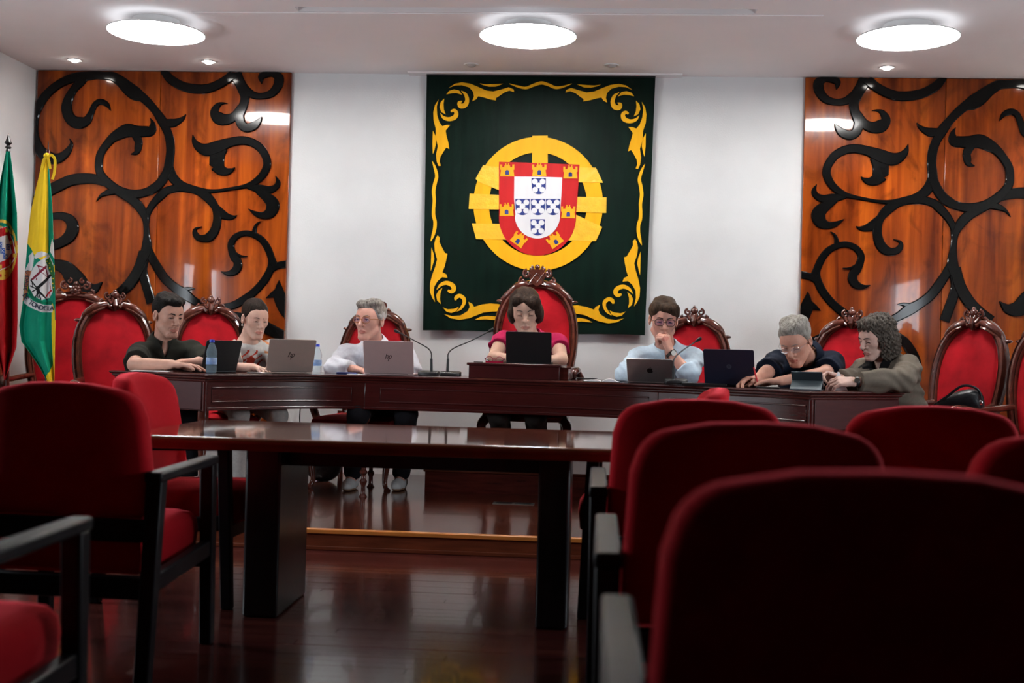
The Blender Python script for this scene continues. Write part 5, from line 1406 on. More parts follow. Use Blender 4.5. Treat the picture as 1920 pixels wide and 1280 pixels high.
        if 'paint' in shirt: mi2 = shirt['paint'](cen - ch, u=(cen - ne) @ sdv, z=(cen - ne)[:, 2], fw=(cen - ne) @ fr)
        mesh_from(shirt['name'], v, f, shirt['mats'], root, mi2)
    # trousers and shoes
    if legs:
        ft = Field(*[np.arange(a, b_, .009) for a, b_ in zip(lo, [hi[0], hi[1], pe[2] + .12])])
        for sd in 'LR':
            hip = pe + cu_ * (-.085 if sd == 'L' else .085) * sk
            ft.cap(hip, L['kn' + sd], .090 * sk, .066 * sk, .03); q = L['an' + sd]
            n_ = (q - L['kn' + sd]); n_ = n_ / np.linalg.norm(n_)
            ft.cap(L['kn' + sd], q, .066 * sk, .056 * sk, .02, clip=(q - n_ * .03, n_))
        ft.cap(pe - cu_ * .08, pe + cu_ * .08, .118 * sk, .118 * sk, .05)
        X, Y, Zz = np.meshgrid(*ft.ax, indexing='ij')
        ft.F += (.003 * np.sin(X * 40 + Zz * 30) * np.sin(Y * 33)).astype(np.float32)
        ft.F = np.maximum(ft.F, Zz - (pe[2] + .02))
        v, f = surface_nets(ft); mesh_from('trousers', v, f, parts['trousers'], root)
        for sd in 'LR':
            a = L['an' + sd]; fs2 = Field(*[np.arange(p - e, p + e2, .006) for p, e, e2 in zip(a, (.08, .26, .13), (.08, .12, .08))])
            fs2.cap((a[0], a[1] + .025, .035), (a[0], a[1] - .11, .032), .036 * sk, .040 * sk, .02); fs2.cap((a[0], a[1] - .11, .032), (a[0], a[1] - .175, .026), .040 * sk, .030 * sk, .02)
            fs2.cap((a[0], a[1] + .01, .05), (a[0], a[1], .095), .038 * sk, .036 * sk, .02)
            X, Y, Zz = np.meshgrid(*fs2.ax, indexing='ij'); fs2.F = np.maximum(fs2.F, .004 - Zz)
            v, f = surface_nets(fs2); cz_ = v[f].mean(1)[:, 2]
            mesh_from('shoe', v, f, parts['shoes'], root, (cz_ < .018).astype(int))
    return root, T, hs, R, L, org
def hash_(s_): return (sum(ord(c) * (i + 3) for i, c in enumerate(s_)) % 628) / 100.0
def R0(q, cu_): return cu_ * q[0] + np.array((0, q[1], q[2]))
def hair_mesh(root, T, hs, R, blobs, cuts, noise, mats, name='hair', res=.0040, paint=None):
    """blobs/cuts: (centre, radii) in head space; noise(P)->displacement"""
    lo = np.min([np.array(c) - max(r) for c, r in blobs], 0) - .02; hi = np.max([np.array(c) + max(r) for c, r in blobs], 0) + .02
    fl = Field(*[np.arange(a, b, res) for a, b in zip(lo, hi)])
    for bl in blobs: fl.ell(bl[0], bl[1], .014)
    X, Y, Zz = np.meshgrid(*fl.ax, indexing='ij')
    if noise is not None: fl.F += noise(X, Y, Zz).astype(np.float32)
    for ct in cuts:
        if callable(ct): fl.F = np.maximum(fl.F, ct(X, Y, Zz).astype(np.float32))
        else: fl.ell(ct[0], ct[1], .006, 's')
    v, f = surface_nets(fl)
    cen = v[f].mean(1); mi = paint(cen) if paint else None
    w = np.array([T(p) for p in v]) if len(v) < 10 else (np.array(T((0, 0, 0))) + (v * hs) @ R.T)
    return mesh_from(name, w, f, mats, root, mi)
def hair_mat(name, col, col2, scale=1.0):
    m = mat(name, col, 0.42, col2=col2, scale=26 * scale, stretch=(3.0, 3.0, .7), bump=0.7, bscale=70, spec=0.12); return m
def glasses(root, T, hs, mfr, rx=.024, rz=.017, rad=.0014, lens_mat=None, rimless=False):
    g = MB()
    for x in (-1, 1):
        c = (x * .0315, -.107, .008)
        pts = [T((c[0] + rx * math.copysign(abs(math.cos(a)) ** .7, math.cos(a)), c[1] + .004 * abs(math.cos(a)) * 0 + (.010 if x * math.cos(a) > 0 else 0) * abs(math.cos(a)), c[2] + rz * math.copysign(abs(math.sin(a)) ** .8, math.sin(a)))) for a in np.linspace(0, 2 * math.pi, 21)]
        g.tube(pts, rad * hs, 6, cap=False)
        g.tube([T((x * .0555, -.097, .012)), T((x * .070, -.070, .014)), T((x * .0805, -.02, .010)), T((x * .083, .012, .006))], rad * .9 * hs, 6)
    g.tube([T((-.009, -.108, .010)), T((0, -.113, .013)), T((.009, -.108, .010))], rad * hs, 6)
    o = g.build('glasses', mfr, root, smooth=True)
    b = MB()
    for x in (-1, 1):
        c = (x * .0315, -.1065, .008); n = 16
        pts = [Vector(T((c[0] + rx * .95 * math.cos(a), c[1] + (.008 * math.cos(a) * x if math.cos(a) * x > 0 else 0), c[2] + rz * .95 * math.sin(a)))) for a in np.linspace(0, 2 * math.pi, n + 1)[:-1]]
        nb = Vector(T((0, .0008, 0))) - Vector(T((0, 0, 0)))
        b.add(pts + [p + nb for p in pts], [tuple(range(n)), tuple(range(2 * n - 1, n - 1, -1))] + [(i, (i + 1) % n, n + (i + 1) % n, n + i) for i in range(n)])
    b.build('lens', lens_mat or m_lens, o, smooth=True)
    return o
m_lens = mat('spectacle_lens', (0.5, 0.5, 0.55), 0.03, alpha=.12, spec=0.6)
m_lens_p = mat('coated_lens', (0.22, 0.12, 0.42), 0.03, alpha=.10, spec=0.6)
# ------------------------------------------------------------------ the seven people
def joints(Z, pel_back=.22, kn_fwd=.42, face=(0, -1), seat=DAIS + .50, spread=.16, ank=DAIS + .085, **kw):
    J = {k: at(x, y, Z + dz) for k, (x, y, dz) in kw.items()}
    f = Vector((*face, 0)).normalized(); s_ = Vector((-f.y, f.x, 0)) * -1
    if s_.dot(J['shR'] - J['shL']) < 0: s_ = -s_
    n = J['neck']
    p = Vector((n.x, n.y, 0)) - f * pel_back; p.z = seat + .095; J['pelvis'] = p
    J['chest'] = n.lerp(p, .42) + f * .015
    for sd, sg in (('L', -1), ('R', 1)):
        if 'kn' + sd not in J:
            k = p + f * kn_fwd + s_ * sg * spread; k.z = seat + .04; J['kn' + sd] = k
        if 'an' + sd not in J:
            a = J['kn' + sd] - f * .03; a = Vector((a.x, a.y, ank)); J['an' + sd] = a
    return J
def cloth(name, col, rough=.85, **k): return mat(name, col, rough, noise=.08, scale=60, bump=.15, bscale=600, spec=.15, **k)
m_tr_dark = cloth('dark_trousers', (.010, .010, .013)); m_tr_char = cloth('charcoal_trousers', (.022, .019, .017)); m_tr_white = cloth('white_trousers', (.42, .40, .38)); m_tr_blue = cloth('blue_trousers', (.02, .03, .07))
m_shoe_black = mat('black_shoe', (.008, .008, .008), .35, noise=.1, scale=50); m_sole = mat('dark_sole', (.03, .02, .016), .7, noise=.1, scale=50)
m_shoe_white = mat('white_sneaker', (.50, .49, .48), .55, noise=.06, scale=40); m_sole_tan = mat('tan_sole', (.28, .15, .08), .6, noise=.1, scale=40)
shB = [m_shoe_black, m_sole]
sk1 = skin_mat('skin_tan', (.50, .275, .205)); sk2 = skin_mat('skin_fair', (.62, .385, .30)); sk3 = skin_mat('skin_rosy', (.62, .33, .26)); sk4 = skin_mat('skin_warm', (.55, .335, .25)); sk5 = skin_mat('skin_ruddy', (.56, .29, .22)); sk6 = skin_mat('skin_flush', (.58, .30, .22)); sk7 = skin_mat('skin_pale', (.56, .36, .30))
def hairline(zs, ys_, xk=0.0):
    return lambda X, Y, Z_: np.interp(Z_, zs, ys_).astype(np.float32) + xk * np.abs(X) - Y
def strands(a, f1=70, f2=45, ax='y'):
    def fn(X, Y, Z_):
        return a * np.sin(X * f1 + 3 * np.sin(Y * 22 + Z_ * 15)) * (.6 + .4 * np.sin(Z_ * f2 + Y * 30)) + a * .4 * np.sin(X * f1 * 2.3 + Z_ * 40 + Y * 25)
    return fn

# 1 --- man in the dark polo
Z = 7.75
J = joints(Z, face=(.45, -.9), head=(315, 592, -.06), neck=(304, 646, .02), shL=(261, 664, -.10), shR=(364, 660, .13), elL=(253, 683, -.42), wrL=(322, 683, -.46), elR=(396, 688, -.12), wrR=(372, 677, -.36))
m_polo = cloth('olive_polo', (.016, .016, .0125))
r, T, hs, R, L, org = person('man with short dark hair in a dark olive polo shirt, hands folded on the desk', (300, 700), Z, J, 1.10,
    dict(rot=(50, 14, 0), lid=.45, beard=(.76, .70, .68), jaw=.057, nose=1.08, brow_w=.0042), sk1,
    dict(name='polo_shirt', mats=[m_polo], sleeve=.80, off=.015, wide=.014, v=.085, vw=.030, front=(.55, -.83, 0), flaps=.9, neck_r=.062), dict(trousers=m_tr_dark, shoes=shB), body_k=1.10,
    hands=[dict(s='L', d=(1, -.12, -.02), n=(0, 0, -1), thumb_side=1, curl=(.12, .22, .18)), dict(s='R', d=(-1, -.35, -.02), n=(0, .05, -1), thumb_side=-1, curl=(.25, .35, .25))])
hm = hair_mat('black_brown_hair', (.0035, .003, .0026), (.011, .008, .007))
hair_mesh(r, T, hs, R, [((0, .020, .046), (.0825, .103, .087)), ((0, -.035, .098), (.066, .062, .032)), ((0, .03, .10), (.07, .07, .034))],
          [hairline([-.09, -.05, -.02, .0, .03, .055, .078, .10], [.065, .045, .012, -.020, -.042, -.060, -.088, -.15])], strands(.0030), hm)
# 2 --- woman in the white blouse
Z = 7.97
J = joints(Z, face=(.4, -.9), head=(478, 598, -.05), neck=(461, 643, .03), shL=(431, 660, -.07), shR=(510, 656, .10), elL=(437, 690, -.30), wrL=(474, 688, -.40), elR=(524, 686, -.10), wrR=(522, 690, -.22),
           knL=(448, 776, -.45), knR=(520, 778, -.38))
m_bl = cloth('white_blouse', (.60, .585, .55)); m_coral = cloth('coral_print', (.50, .055, .030)); m_peach = cloth('peach_print', (.58, .24, .11))
def paint2(P, u, z, fw):
    mi = np.zeros(len(u), int); x = -u - .005; zz = z
    br = np.abs(np.sin(x * 52 + 2.6 * np.sin(zz * 33))) < .42
    dd = np.hypot((x - .015) / .085, (zz + .115) / .075)
    m1 = (fw > .02) & (dd < 1) & (br | (dd < .35)); mi[m1] = 1
    m2 = (fw > .0) & (np.abs(x + .055 + .25 * (zz + .15)) < .040) & (zz < -.08) & (zz > -.24) & (np.sin(x * 90 + zz * 55) > -.1); mi[m2 & ~m1] = 2
    m3 = (np.abs(x) > .10) & (zz > -.12) & (np.sin(x * 60 + zz * 85) > .72); mi[m3] = 2
    return mi
r, T, hs, R, L, org = person('woman with dark hair tied back in a white blouse with a coral print', (466, 700), Z, J, 1.035,
    dict(rot=(40, 16, 0), lid=.6, jaw=.051, chin=.017, nose=.92, brow=.008, cheek=.024, brow_w=.0024), sk2,
    dict(name='blouse', mats=[m_bl, m_coral, m_peach], sleeve=.62, off=.014, wide=.02, front=(.5, -.86, 0), neck_r=.078, scoop=1.0, paint=paint2), dict(trousers=m_tr_white, shoes=[m_shoe_white, m_sole_tan]), body_k=.95,
    hands=[dict(s='L', d=(.75, -.55, -.10), n=(0, -.1, -1), thumb_side=1, curl=(.3, .4, .3)), dict(s='R', d=(-.3, -1, 0), n=(0, 0, -1), thumb_side=-1)])
hm2 = hair_mat('dark_brown_hair', (.007, .004, .003), (.028, .016, .011))
hair_mesh(r, T, hs, R, [((0, .019, .046), (.0810, .1035, .086)), ((0, .085, -.035), (.05, .045, .065)), ((-.012, .105, -.085), (.042, .036, .055)), ((-.02, .10, -.125), (.026, .026, .035))],
          [hairline([-.09, -.04, -.01, .02, .05, .075, .10], [.055, .035, .012, -.022, -.050, -.090, -.15])], strands(.0018, 90, 20), hm2)
b = MB(); b.ball(T((-.080, .0, -.043)), .0065 * hs); b.ball(T((.080, .0, -.043)), .0065 * hs); b.build('earring', mat('pearl', (.75, .73, .70), .2, noise=.02, scale=30), r, smooth=True)
# 3 --- grey haired man, white shirt
Z = 8.22
J = joints(Z, face=(-.2, -1), head=(694, 601, -.08), neck=(702, 650, .02), shL=(649, 668, .0), shR=(757, 663, .05), elL=(627, 690, -.16), wrL=(668, 693, -.26), elR=(772, 694, -.10), wrR=(742, 695, -.26),
           knL=(672, 775, -.50), knR=(762, 778, -.46))
J['anL'] = on_z(661, 892, DAIS + .085); J['anR'] = on_z(752, 892, DAIS + .085)
m_ws = cloth('white_shirt', (.66, .67, .72))
r, T, hs, R, L, org = person('grey haired man with amber glasses in a white shirt, looking towards the left', (698, 700), Z, J, 1.125,
    dict(rot=(-20, 3, 2), lid=.18, jaw=.058, nose=1.08, brow_w=.0028, brow_mat=mat('grey_brow', (.12, .10, .09), .7, noise=.1, scale=60), gaze=(-.25, -1, -.05)), sk3,
    dict(name='shirt', mats=[m_ws], sleeve=1.75, off=.020, wide=.008, v=.10, vw=.032, front=(-.3, -.95, 0), flaps=1.1, neck_r=.063, wrinkle=.005), dict(trousers=m_tr_dark, shoes=[m_shoe_white, m_sole_tan]), body_k=1.10,
    hands=[dict(s='L', d=(.8, -.6, -.05), n=(0, 0, -1), thumb_side=1), dict(s='R', d=(-.6, -.8, -.05), n=(0, 0, -1), thumb_side=-1)])
hm3 = hair_mat('steel_grey_hair', (.085, .072, .060), (.34, .31, .28)); hm3w = hair_mat('white_grey_hair', (.30, .29, .28), (.60, .59, .58))
hair_mesh(r, T, hs, R, [((0, .019, .047), (.083, .103, .086)), ((-.02, -.03, .098), (.055, .055, .030)), ((.03, -.01, .105), (.05, .06, .026)), ((0, .04, .10), (.06, .06, .034))],
          [hairline([-.09, -.05, -.02, .0, .03, .06, .085, .105], [.065, .045, .012, -.014, -.034, -.056, -.086, -.15])], strands(.0042, 55, 60), [hm3, hm3w], paint=lambda c: ((c[:, 2] < .050 + .010 * np.sin(c[:, 1] * 90) + .006 * np.sin(c[:, 1] * 230)) & (np.abs(c[:, 0]) > .05)).astype(int))
glasses(r, T, hs, mat('amber_frame', (.36, .12, .02), .3, noise=.2, scale=90), .025, .0185, .0019, m_lens_p)
# 4 --- president
Z = 8.16
J = joints(Z, seat=PLAT + .50, ank=PLAT + .085, head=(985, 583, -.17), neck=(991, 633, -.02), shL=(940, 642, .0), shR=(1046, 645, .0), elL=(927, 670, -.18), wrL=(962, 674, -.24), elR=(1052, 674, -.18), wrR=(1020, 677, -.24), pel_back=.16,
           knL=(935, 776, -.46), knR=(1004, 778, -.46))
J['anL'] = Vector((J['knL'].x, J['knL'].y + .02, PLAT + .085)); J['anR'] = Vector((J['knR'].x, J['knR'].y + .02, PLAT + .085))
J['anL'].y = max(J['anL'].y, 8.33); J['anR'].y = max(J['anR'].y, 8.33)
m_mag = cloth('magenta_blouse', (.30, .010, .055))
r, T, hs, R, L, org = person('woman with short brown hair in a magenta blouse in the tall centre chair', (990, 700), Z, J, 1.19,
    dict(rot=(3, 20, -2), lid=.95, jaw=.054, chin=.018, nose=.98, brow=.008, brow_w=.0020, long=.004), sk4,
    dict(name='blouse', mats=[m_mag], sleeve=.36, off=.016, wide=.012, v=.10, vw=.024, front=(0, -1, 0), neck_r=.070, scoop=.9, collar=(.006, .5), wrinkle=.0045), dict(trousers=m_tr_char, shoes=shB), body_k=1.08, z_floor=PLAT,
    hands=[dict(s='L', d=(.95, -.25, -.05), n=(0, 0, -1), thumb_side=1), dict(s='R', d=(-.95, -.25, -.05), n=(0, 0, -1), thumb_side=-1)])
hm4 = hair_mat('brown_bob_hair', (.008, .0042, .003), (.042, .023, .015))
hair_mesh(r, T, hs, R, [((0, .022, .046), (.088, .100, .088)), ((-.070, .012, -.012), (.032, .062, .062)), ((.072, .006, -.010), (.034, .066, .066)), ((0, .07, -.02), (.075, .05, .07)), ((.040, -.064, .068), (.048, .036, .040)), ((-.045, -.052, .075), (.036, .036, .034)), ((.066, -.045, .02), (.026, .036, .045))],
          [((-.014, -.115, -.005), (.056, .062, .082)), ((.016, -.122, -.030), (.052, .062, .066)), lambda X, Y, Z_: -.082 + .10 * np.abs(X) - Z_], strands(.0032, 60, 35), hm4)
b = MB(); b.ball(T((-.083, -.004, -.040)), .006 * hs); b.build('earring', m_chrome, r, smooth=True)
m_watch = mat('watch_face', (.10, .09, .08), .3, metal=.6, noise=.1, scale=60)
# 5 --- man in light blue shirt, fist at his chin
Z = 7.87
J = joints(Z, head=(1244, 600, -.12), neck=(1250, 660, .0), shL=(1199, 672, .0), shR=(1300, 672, .0), elL=(1174, 700, -.25), wrL=(1206, 706, -.34), elR=(1291, 701, -.34), wrR=(1256, 660, -.30))
m_lb = cloth('light_blue_shirt', (.50, .62, .72))
r, T, hs, R, L, org = person('man with brown fringe and glasses in a light blue shirt, fist at his chin', (1248, 700), Z, J, 1.13,
    dict(rot=(2, 14, 2), lid=.6, jaw=.056, nose=1.05, brow_w=.0034), sk5,
    dict(name='shirt', mats=[m_lb], sleeveL=1.6, sleeveR=1.30, sleeve=1.3, off=.020, wide=.014, v=.11, vw=.034, front=(0, -1, 0), flaps=1.1, neck_r=.064, wrinkle=.005), dict(trousers=m_tr_blue, shoes=shB), body_k=1.08,
    hands=[dict(s='L', d=(.85, -.35, -.05), n=(0, 0, -1), thumb_side=1), dict(s='R', d=(-.30, .05, .95), n=(-.75, .55, -.25), thumb_side=-1, curl=(1.15, 1.45, .8), thumb=(.75, .6), spread=.02)])
hm5 = hair_mat('mid_brown_hair', (.014, .0075, .0045), (.062, .036, .021))
hair_mesh(r, T, hs, R, [((0, .019, .047), (.085, .102, .086)), ((.020, -.050, .080), (.062, .046, .036)), ((-.05, -.03, .07), (.034, .05, .045)), ((.058, -.055, .050), (.026, .036, .034)), ((0, .02, .105), (.062, .07, .030))],
          [((-.020, -.108, .018), (.050, .042, .050)), hairline([-.09, -.05, -.02, .0, .03, .055, .07], [.065, .045, .012, -.020, -.045, -.105, -.2])], strands(.0030, 60, 30), hm5)
glasses(r, T, hs, mat('tortoise_frame', (.05, .018, .010), .3, noise=.3, scale=90), .0245, .019, .0019, m_lens_p)
wrist = Vector(L['wrR']); fa = (Vector(L['wrR']) - Vector(L['elR'])).normalized()
b = MB(); c_ = wrist - fa * .012; b.tube([c_ - fa * .010, c_ + fa * .010], .035, 20, cap=False); b.tube([c_ - fa * .009, c_ + fa * .009], .0335, 20, cap=False)
o = b.build('watch_strap', mat('brown_strap', (.02, .012, .009), .5, noise=.2, scale=80), r, smooth=True)
b = MB(); dv = Vector((.35, -.93, .1)).normalized(); q = c_ + dv * .034; b.tube([q, q + dv * .007], .017, 18); b.build('watch_case', m_watch, o, smooth=True)
# 6 --- man in navy polo, bent over the desk
Z = 7.47
J = joints(Z, face=(-.3, -1), head=(1492, 640, -.33), neck=(1515, 667, -.08), shL=(1455, 680, -.08), shR=(1562, 682, -.02), elL=(1435, 701, -.32), wrL=(1421, 709, -.40), elR=(1546, 700, -.32), wrR=(1463, 714, -.46), pel_back=.34)
m_navy = cloth('navy_polo', (.0065, .0105, .022))
r, T, hs, R, L, org = person('grey haired man in a navy polo shirt bent over the desk with thin glasses', (1508, 720), Z, J, 1.11,
    dict(rot=(-30, 32, -4), lid=.9, jaw=.058, nose=1.12, brow_w=.0026, brow_mat=mat('pale_brow', (.22, .19, .17), .7, noise=.1, scale=60)), sk6,
    dict(name='polo_shirt', mats=[m_navy], sleeve=.80, off=.018, wide=.016, v=.07, vw=.026, front=(-.3, -.95, 0), flaps=.8, neck_r=.063), dict(trousers=m_tr_dark, shoes=shB), body_k=1.06,
    hands=[dict(s='L', d=(-.80, -.42, -.12), n=(.3, -.2, -.9), thumb_side=1, curl=(.5, .6, .4)), dict(s='R', d=(-1, -.15, -.03), n=(0, 0, -1), thumb_side=-1, curl=(.15, .2, .15))])
hm6 = hair_mat('silver_hair', (.13, .115, .095), (.42, .40, .36))
hair_mesh(r, T, hs, R, [((0, .019, .047), (.083, .103, .086)), ((.0, -.02, .10), (.055, .055, .028)), ((.03, .03, .10), (.05, .06, .030)), ((-.03, .05, .095), (.05, .05, .030))],
          [hairline([-.09, -.05, -.02, .0, .03, .06, .085, .11], [.065, .045, .014, -.010, -.026, -.050, -.078, -.15])], strands(.0046, 50, 70), hm6)
glasses(r, T, hs, m_chrome, .024, .015, .0009)
# 7 --- curly haired woman, taupe blazer
Z = 7.20
J = joints(Z, face=(-.8, -.6), head=(1641, 634, -.04), neck=(1661, 676, .02), shL=(1618, 697, .16), shR=(1702, 692, -.10), elL=(1625, 712, -.06), wrL=(1574, 710, -.26), elR=(1692, 713, -.36), wrR=(1604, 716, -.42), pel_back=.10)
m_blz = cloth('taupe_blazer', (.130, .108, .085)); m_top = cloth('black_top', (.010, .010, .011)); m_lap = cloth('blazer_lapel', (.115, .095, .075))
def paint7(P, u, z, fw):
    mi = np.zeros(len(u), int); k = .016 + .16 * np.clip((z + .34) / .34, 0, 1)
    x = u + .0
    mi[(fw > .0) & (np.abs(x) < k * .55) & (z > -.34) & (np.linalg.norm(P, axis=1) < .235)] = 1
    return mi
r, T, hs, R, L, org = person('woman with big curly grey brown hair in a taupe blazer, facing left', (1655, 720), Z, J, .985,
    dict(rot=(-58, 20, 4), lid=.85, jaw=.053, chin=.018, nose=1.12, brow=.009, brow_w=.0034, long=.004), sk7,
    dict(name='blazer', mats=[m_blz, m_top], sleeve=1.93, off=.026, wide=.006, v=.10, vw=.04, front=(-.8, -.6, 0), neck_r=.062, paint=paint7, wrinkle=.006), dict(trousers=m_tr_dark, shoes=shB), body_k=1.0,
    hands=[dict(s='R', d=(-1, .05, .02), n=(.05, .55, -.8), thumb_side=-1, curl=(.55, .6, .4), spread=.05), dict(s='L', d=(-.85, -.2, .15), n=(.1, -.6, -.8), thumb_side=1, curl=(.8, .9, .5), spread=.04)])
hm7 = hair_mat('curly_grey_hair', (.011, .0075, .0055), (.135, .112, .092), 1.6)
def curls(X, Y, Z_):
    return .0105 * np.sin(X * 105 + 4 * np.sin(Z_ * 40)) * np.sin(Y * 98 + 3 * np.sin(X * 35)) * np.sin(Z_ * 92 + 2) + .005 * np.sin(X * 210 + Z_ * 130) * np.sin(Y * 190 + Z_ * 60)
hair_mesh(r, T, hs, R, [((0, .035, .055), (.100, .115, .090)), ((.075, .035, -.020), (.048, .075, .085)), ((-.075, .035, -.020), (.048, .075, .085)), ((.070, .03, -.085), (.045, .065, .060)), ((-.072, .03, -.085), (.042, .062, .055)), ((0, .09, -.03), (.09, .065, .10)), ((0, .085, -.10), (.075, .06, .055)), ((0, -.045, .105), (.06, .05, .038))],
          [((0, -.118, -.010), (.060, .080, .088)), ((0, -.08, -.06), (.050, .07, .07))], curls, hm7, res=.0036)
wrist = Vector(L['wrR']); fa = (Vector(L['wrR']) - Vector(L['elR'])).normalized()
b = MB(); c_ = wrist - fa * .004; b.tube([c_ - fa * .009, c_ + fa * .009], .0315, 20, cap=False); b.tube([c_ - fa * .008, c_ + fa * .008], .0300, 20, cap=False)
o = b.build('watch_strap', m_black_plastic, r, smooth=True)
b = MB(); dv = Vector((-.1, -.95, .3)).normalized(); q = c_ + dv * .030; b.tube([q, q + dv * .006], .014, 18); b.build('watch_case', m_watch, o, smooth=True)
# ================================================================== THINGS ON AND AROUND THE DESK
def lid_frame(bl, br, tl_, tr_, Zl, Zr, dz):
    """rectangular lid fitted to its four corners; returns origin(bottom centre), x, up, w, h"""
    a, b_ = at(*bl, Zl), at(*br, Zr); c_, d_ = at(*tl_, Zl + dz), at(*tr_, Zr + dz)
    o = (a + b_) / 2; x = (b_ - a); x.z = 0; w_ = x.length; x.normalize()
    up = (c_ + d_) / 2 - o; up = up - x * up.dot(x) * 1.0 if abs(up.dot(x)) < .02 else up
    up = up - x * up.dot(x); h = up.length; up.normalize()
    return o, x, up, w_, h
def place_mesh(mb, name, m, parent, bevel=0, smooth=False): return mb.build(name, m, parent, smooth=smooth, bevel=bevel)
def laptop(label, bl, br, tl_, tr_, Zl, Zr, dz, mcol, zdesk, logo=None, depth=.23, hscale=1.0, edge=None):
    o, x, up, w_, h = lid_frame(bl, br, tl_, tr_, Zl, Zr, dz)
    nb = up.cross(x); nb = nb if nb.y < 0 else -nb          # outward (towards the audience)
    base = Vector((o.x, o.y, zdesk)); rz = math.atan2(x.y, x.x)
    r = empty('laptop', base, rz, label, 'laptop', 'laptops on the desk')
    inv = Matrix.Rotation(-rz, 3, 'Z')
    X = Vector((1, 0, 0)); U = inv @ up; N = inv @ nb
    top = at(*[(tl_[0] + tr_[0]) / 2, (tl_[1] + tr_[1]) / 2], (Zl + Zr) / 2 + dz)
    h = (top.z - zdesk - .012) / max(.3, up.z) * hscale
    B0 = Vector((0, 0, .014))
    def fn(u, v, d): return B0 + X * u + U * v + N * d
    # lid: rounded rectangle
    rr = .010; pts = []
    for cx, cy, a0 in ((w_ / 2 - rr, rr, -.5 * math.pi), (w_ / 2 - rr, h - rr, 0), (-w_ / 2 + rr, h - rr, .5 * math.pi), (-w_ / 2 + rr, rr, math.pi)):
        for a in np.linspace(a0, a0 + math.pi / 2, 5): pts.append((cx + rr * math.cos(a), cy + rr * math.sin(a)))
    mb = MB(); mb.prism(pts, fn, 0.0, .006); lid = mb.build('lid', mcol, r, bevel=.0015)
    sc = [(p[0] * .955, .012 + (p[1] - 0) * .93) for p in pts]
    mb = MB(); mb.prism(sc, fn, -.0012, 0.0005); mb.build('screen', mat('screen_glow', (.02, .02, .025), .2, emit=(.65, .75, .9), estr=.35), r)
    mb = MB(); mb.box((-w_ / 2, -.004, 0.002), (w_ / 2, depth, .015)); mb.build('base', mcol, r, bevel=.003)
    mb = MB(); mb.tube([(-w_ * .38, .0, .014), (w_ * .38, .0, .014)], .0055, 8); mb.build('hinge', m_black_plastic, r, smooth=True)
    mb = MB(); mb.box((-w_ * .42, .05, .015), (w_ * .42, depth * .55, .0165)); mb.build('keyboard', m_black_plastic, r)
    if logo:
        kind, size, lm = logo
        mb = MB()
        if kind == 'hp':
            # slanted open strokes: tall stem + arch, arch + descending stem
            sl = lambda u, v: fn((u + v * .30) * size, h * .50 + v * size, .0063)
            def st(pts_, wd):
                q = catmull([(a, b_, 0) for a, b_ in pts_], 5); L, R_ = [], []
                for i in range(len(q)):
                    t = q[min(i + 1, len(q) - 1)] - q[max(i - 1, 0)]; t = t / (np.linalg.norm(t) + 1e-9); L.append((q[i][0] - t[1] * wd, q[i][1] + t[0] * wd)); R_.append((q[i][0] + t[1] * wd, q[i][1] - t[0] * wd))
                poly = L + R_[::-1]
                mb.add([sl(*p) for p in poly], [tuple(range(len(poly)))])
            st([(-.62, -.35), (-.62, .95)], .075); st([(-.62, .42), (-.30, .46), (-.14, .34), (-.14, -.35)], .075)
            st([(.16, .45), (.16, -.95)], .075); st([(.16, .42), (.44, .46), (.60, .30), (.60, -.10), (.44, -.30), (.16, -.30)], .075)
        elif kind == 'apple':
            out = []
            for a in np.linspace(0, 2 * math.pi, 29)[:-1]:
                rr_ = .5 * (1 - .10 * math.exp(-((math.degrees(a) - 90) / 16) ** 2) - .08 * math.exp(-((math.degrees(a) - 270) / 16) ** 2))
                u, v = rr_ * math.cos(a) * .95, rr_ * math.sin(a)
                d = math.hypot(u - .58, v - .06)
                if d < .24: u = .58 - .24 * (0.58 - u) / max(d, .01); v = .06 + .24 * (v - .06) / max(d, .01)
                out.append(fn(u * size, h * .5 + v * size, .0063))
            mb.add(out, [tuple(range(len(out)))])
            lf = [(.0, .52), (.10, .56), (.20, .70), (.20, .78), (.08, .72), (.0, .60)]; mb.add([fn(u * size, h * .5 + v * size, .0063) for u, v in lf], [tuple(range(6))])
        elif kind == 'round':
            mb.add([fn(size * .5 * math.cos(a), h * .52 + size * .5 * math.sin(a), .0063) for a in np.linspace(0, 2 * math.pi, 25)[:-1]], [tuple(range(24))])
        mb.build('logo', lm, lid)
        if kind == 'round':
            mb = MB(); sl = lambda u, v: fn((u + v * .30) * size * .34, h * .52 + v * size * .34, .0066)
            for a, b_ in (((-.62, -.35), (-.62, .95)), ((-.14, -.35), (-.14, .40)), ((-.62, .40), (-.14, .40)), ((.16, .45), (.16, -.95)), ((.60, .42), (.60, -.28)), ((.16, .42), (.60, .42)), ((.16, -.28), (.60, -.28))):
                (u0, v0), (u1, v1) = a, b_; e = .08
                mb.add([sl(min(u0, u1) - e, min(v0, v1) - e), sl(max(u0, u1) + e, min(v0, v1) - e), sl(max(u0, u1) + e, max(v0, v1) + e), sl(min(u0, u1) - e, max(v0, v1) + e)], [(0, 1, 2, 3)])
            mb.build('emblem_letters', mcol, lid)
    return r
m_rose = mat('rose_silver', (.52, .39, .38), .45, metal=.35, noise=.02, scale=30); m_warm = mat('warm_silver', (.47, .39, .34), .45, metal=.35, noise=.02, scale=30)
m_space = mat('space_grey', (.36, .32, .31), .30, metal=.7, noise=.02, scale=30); m_navyl = mat('dark_blue_lid', (.014, .015, .032), .38, noise=.04, scale=40)
m_logo_dk = mat('dark_logo', (.015, .010, .010), .25, noise=.05, scale=30); m_logo_gr = mat('grey_logo', (.05, .052, .075), .3, noise=.05, scale=30)
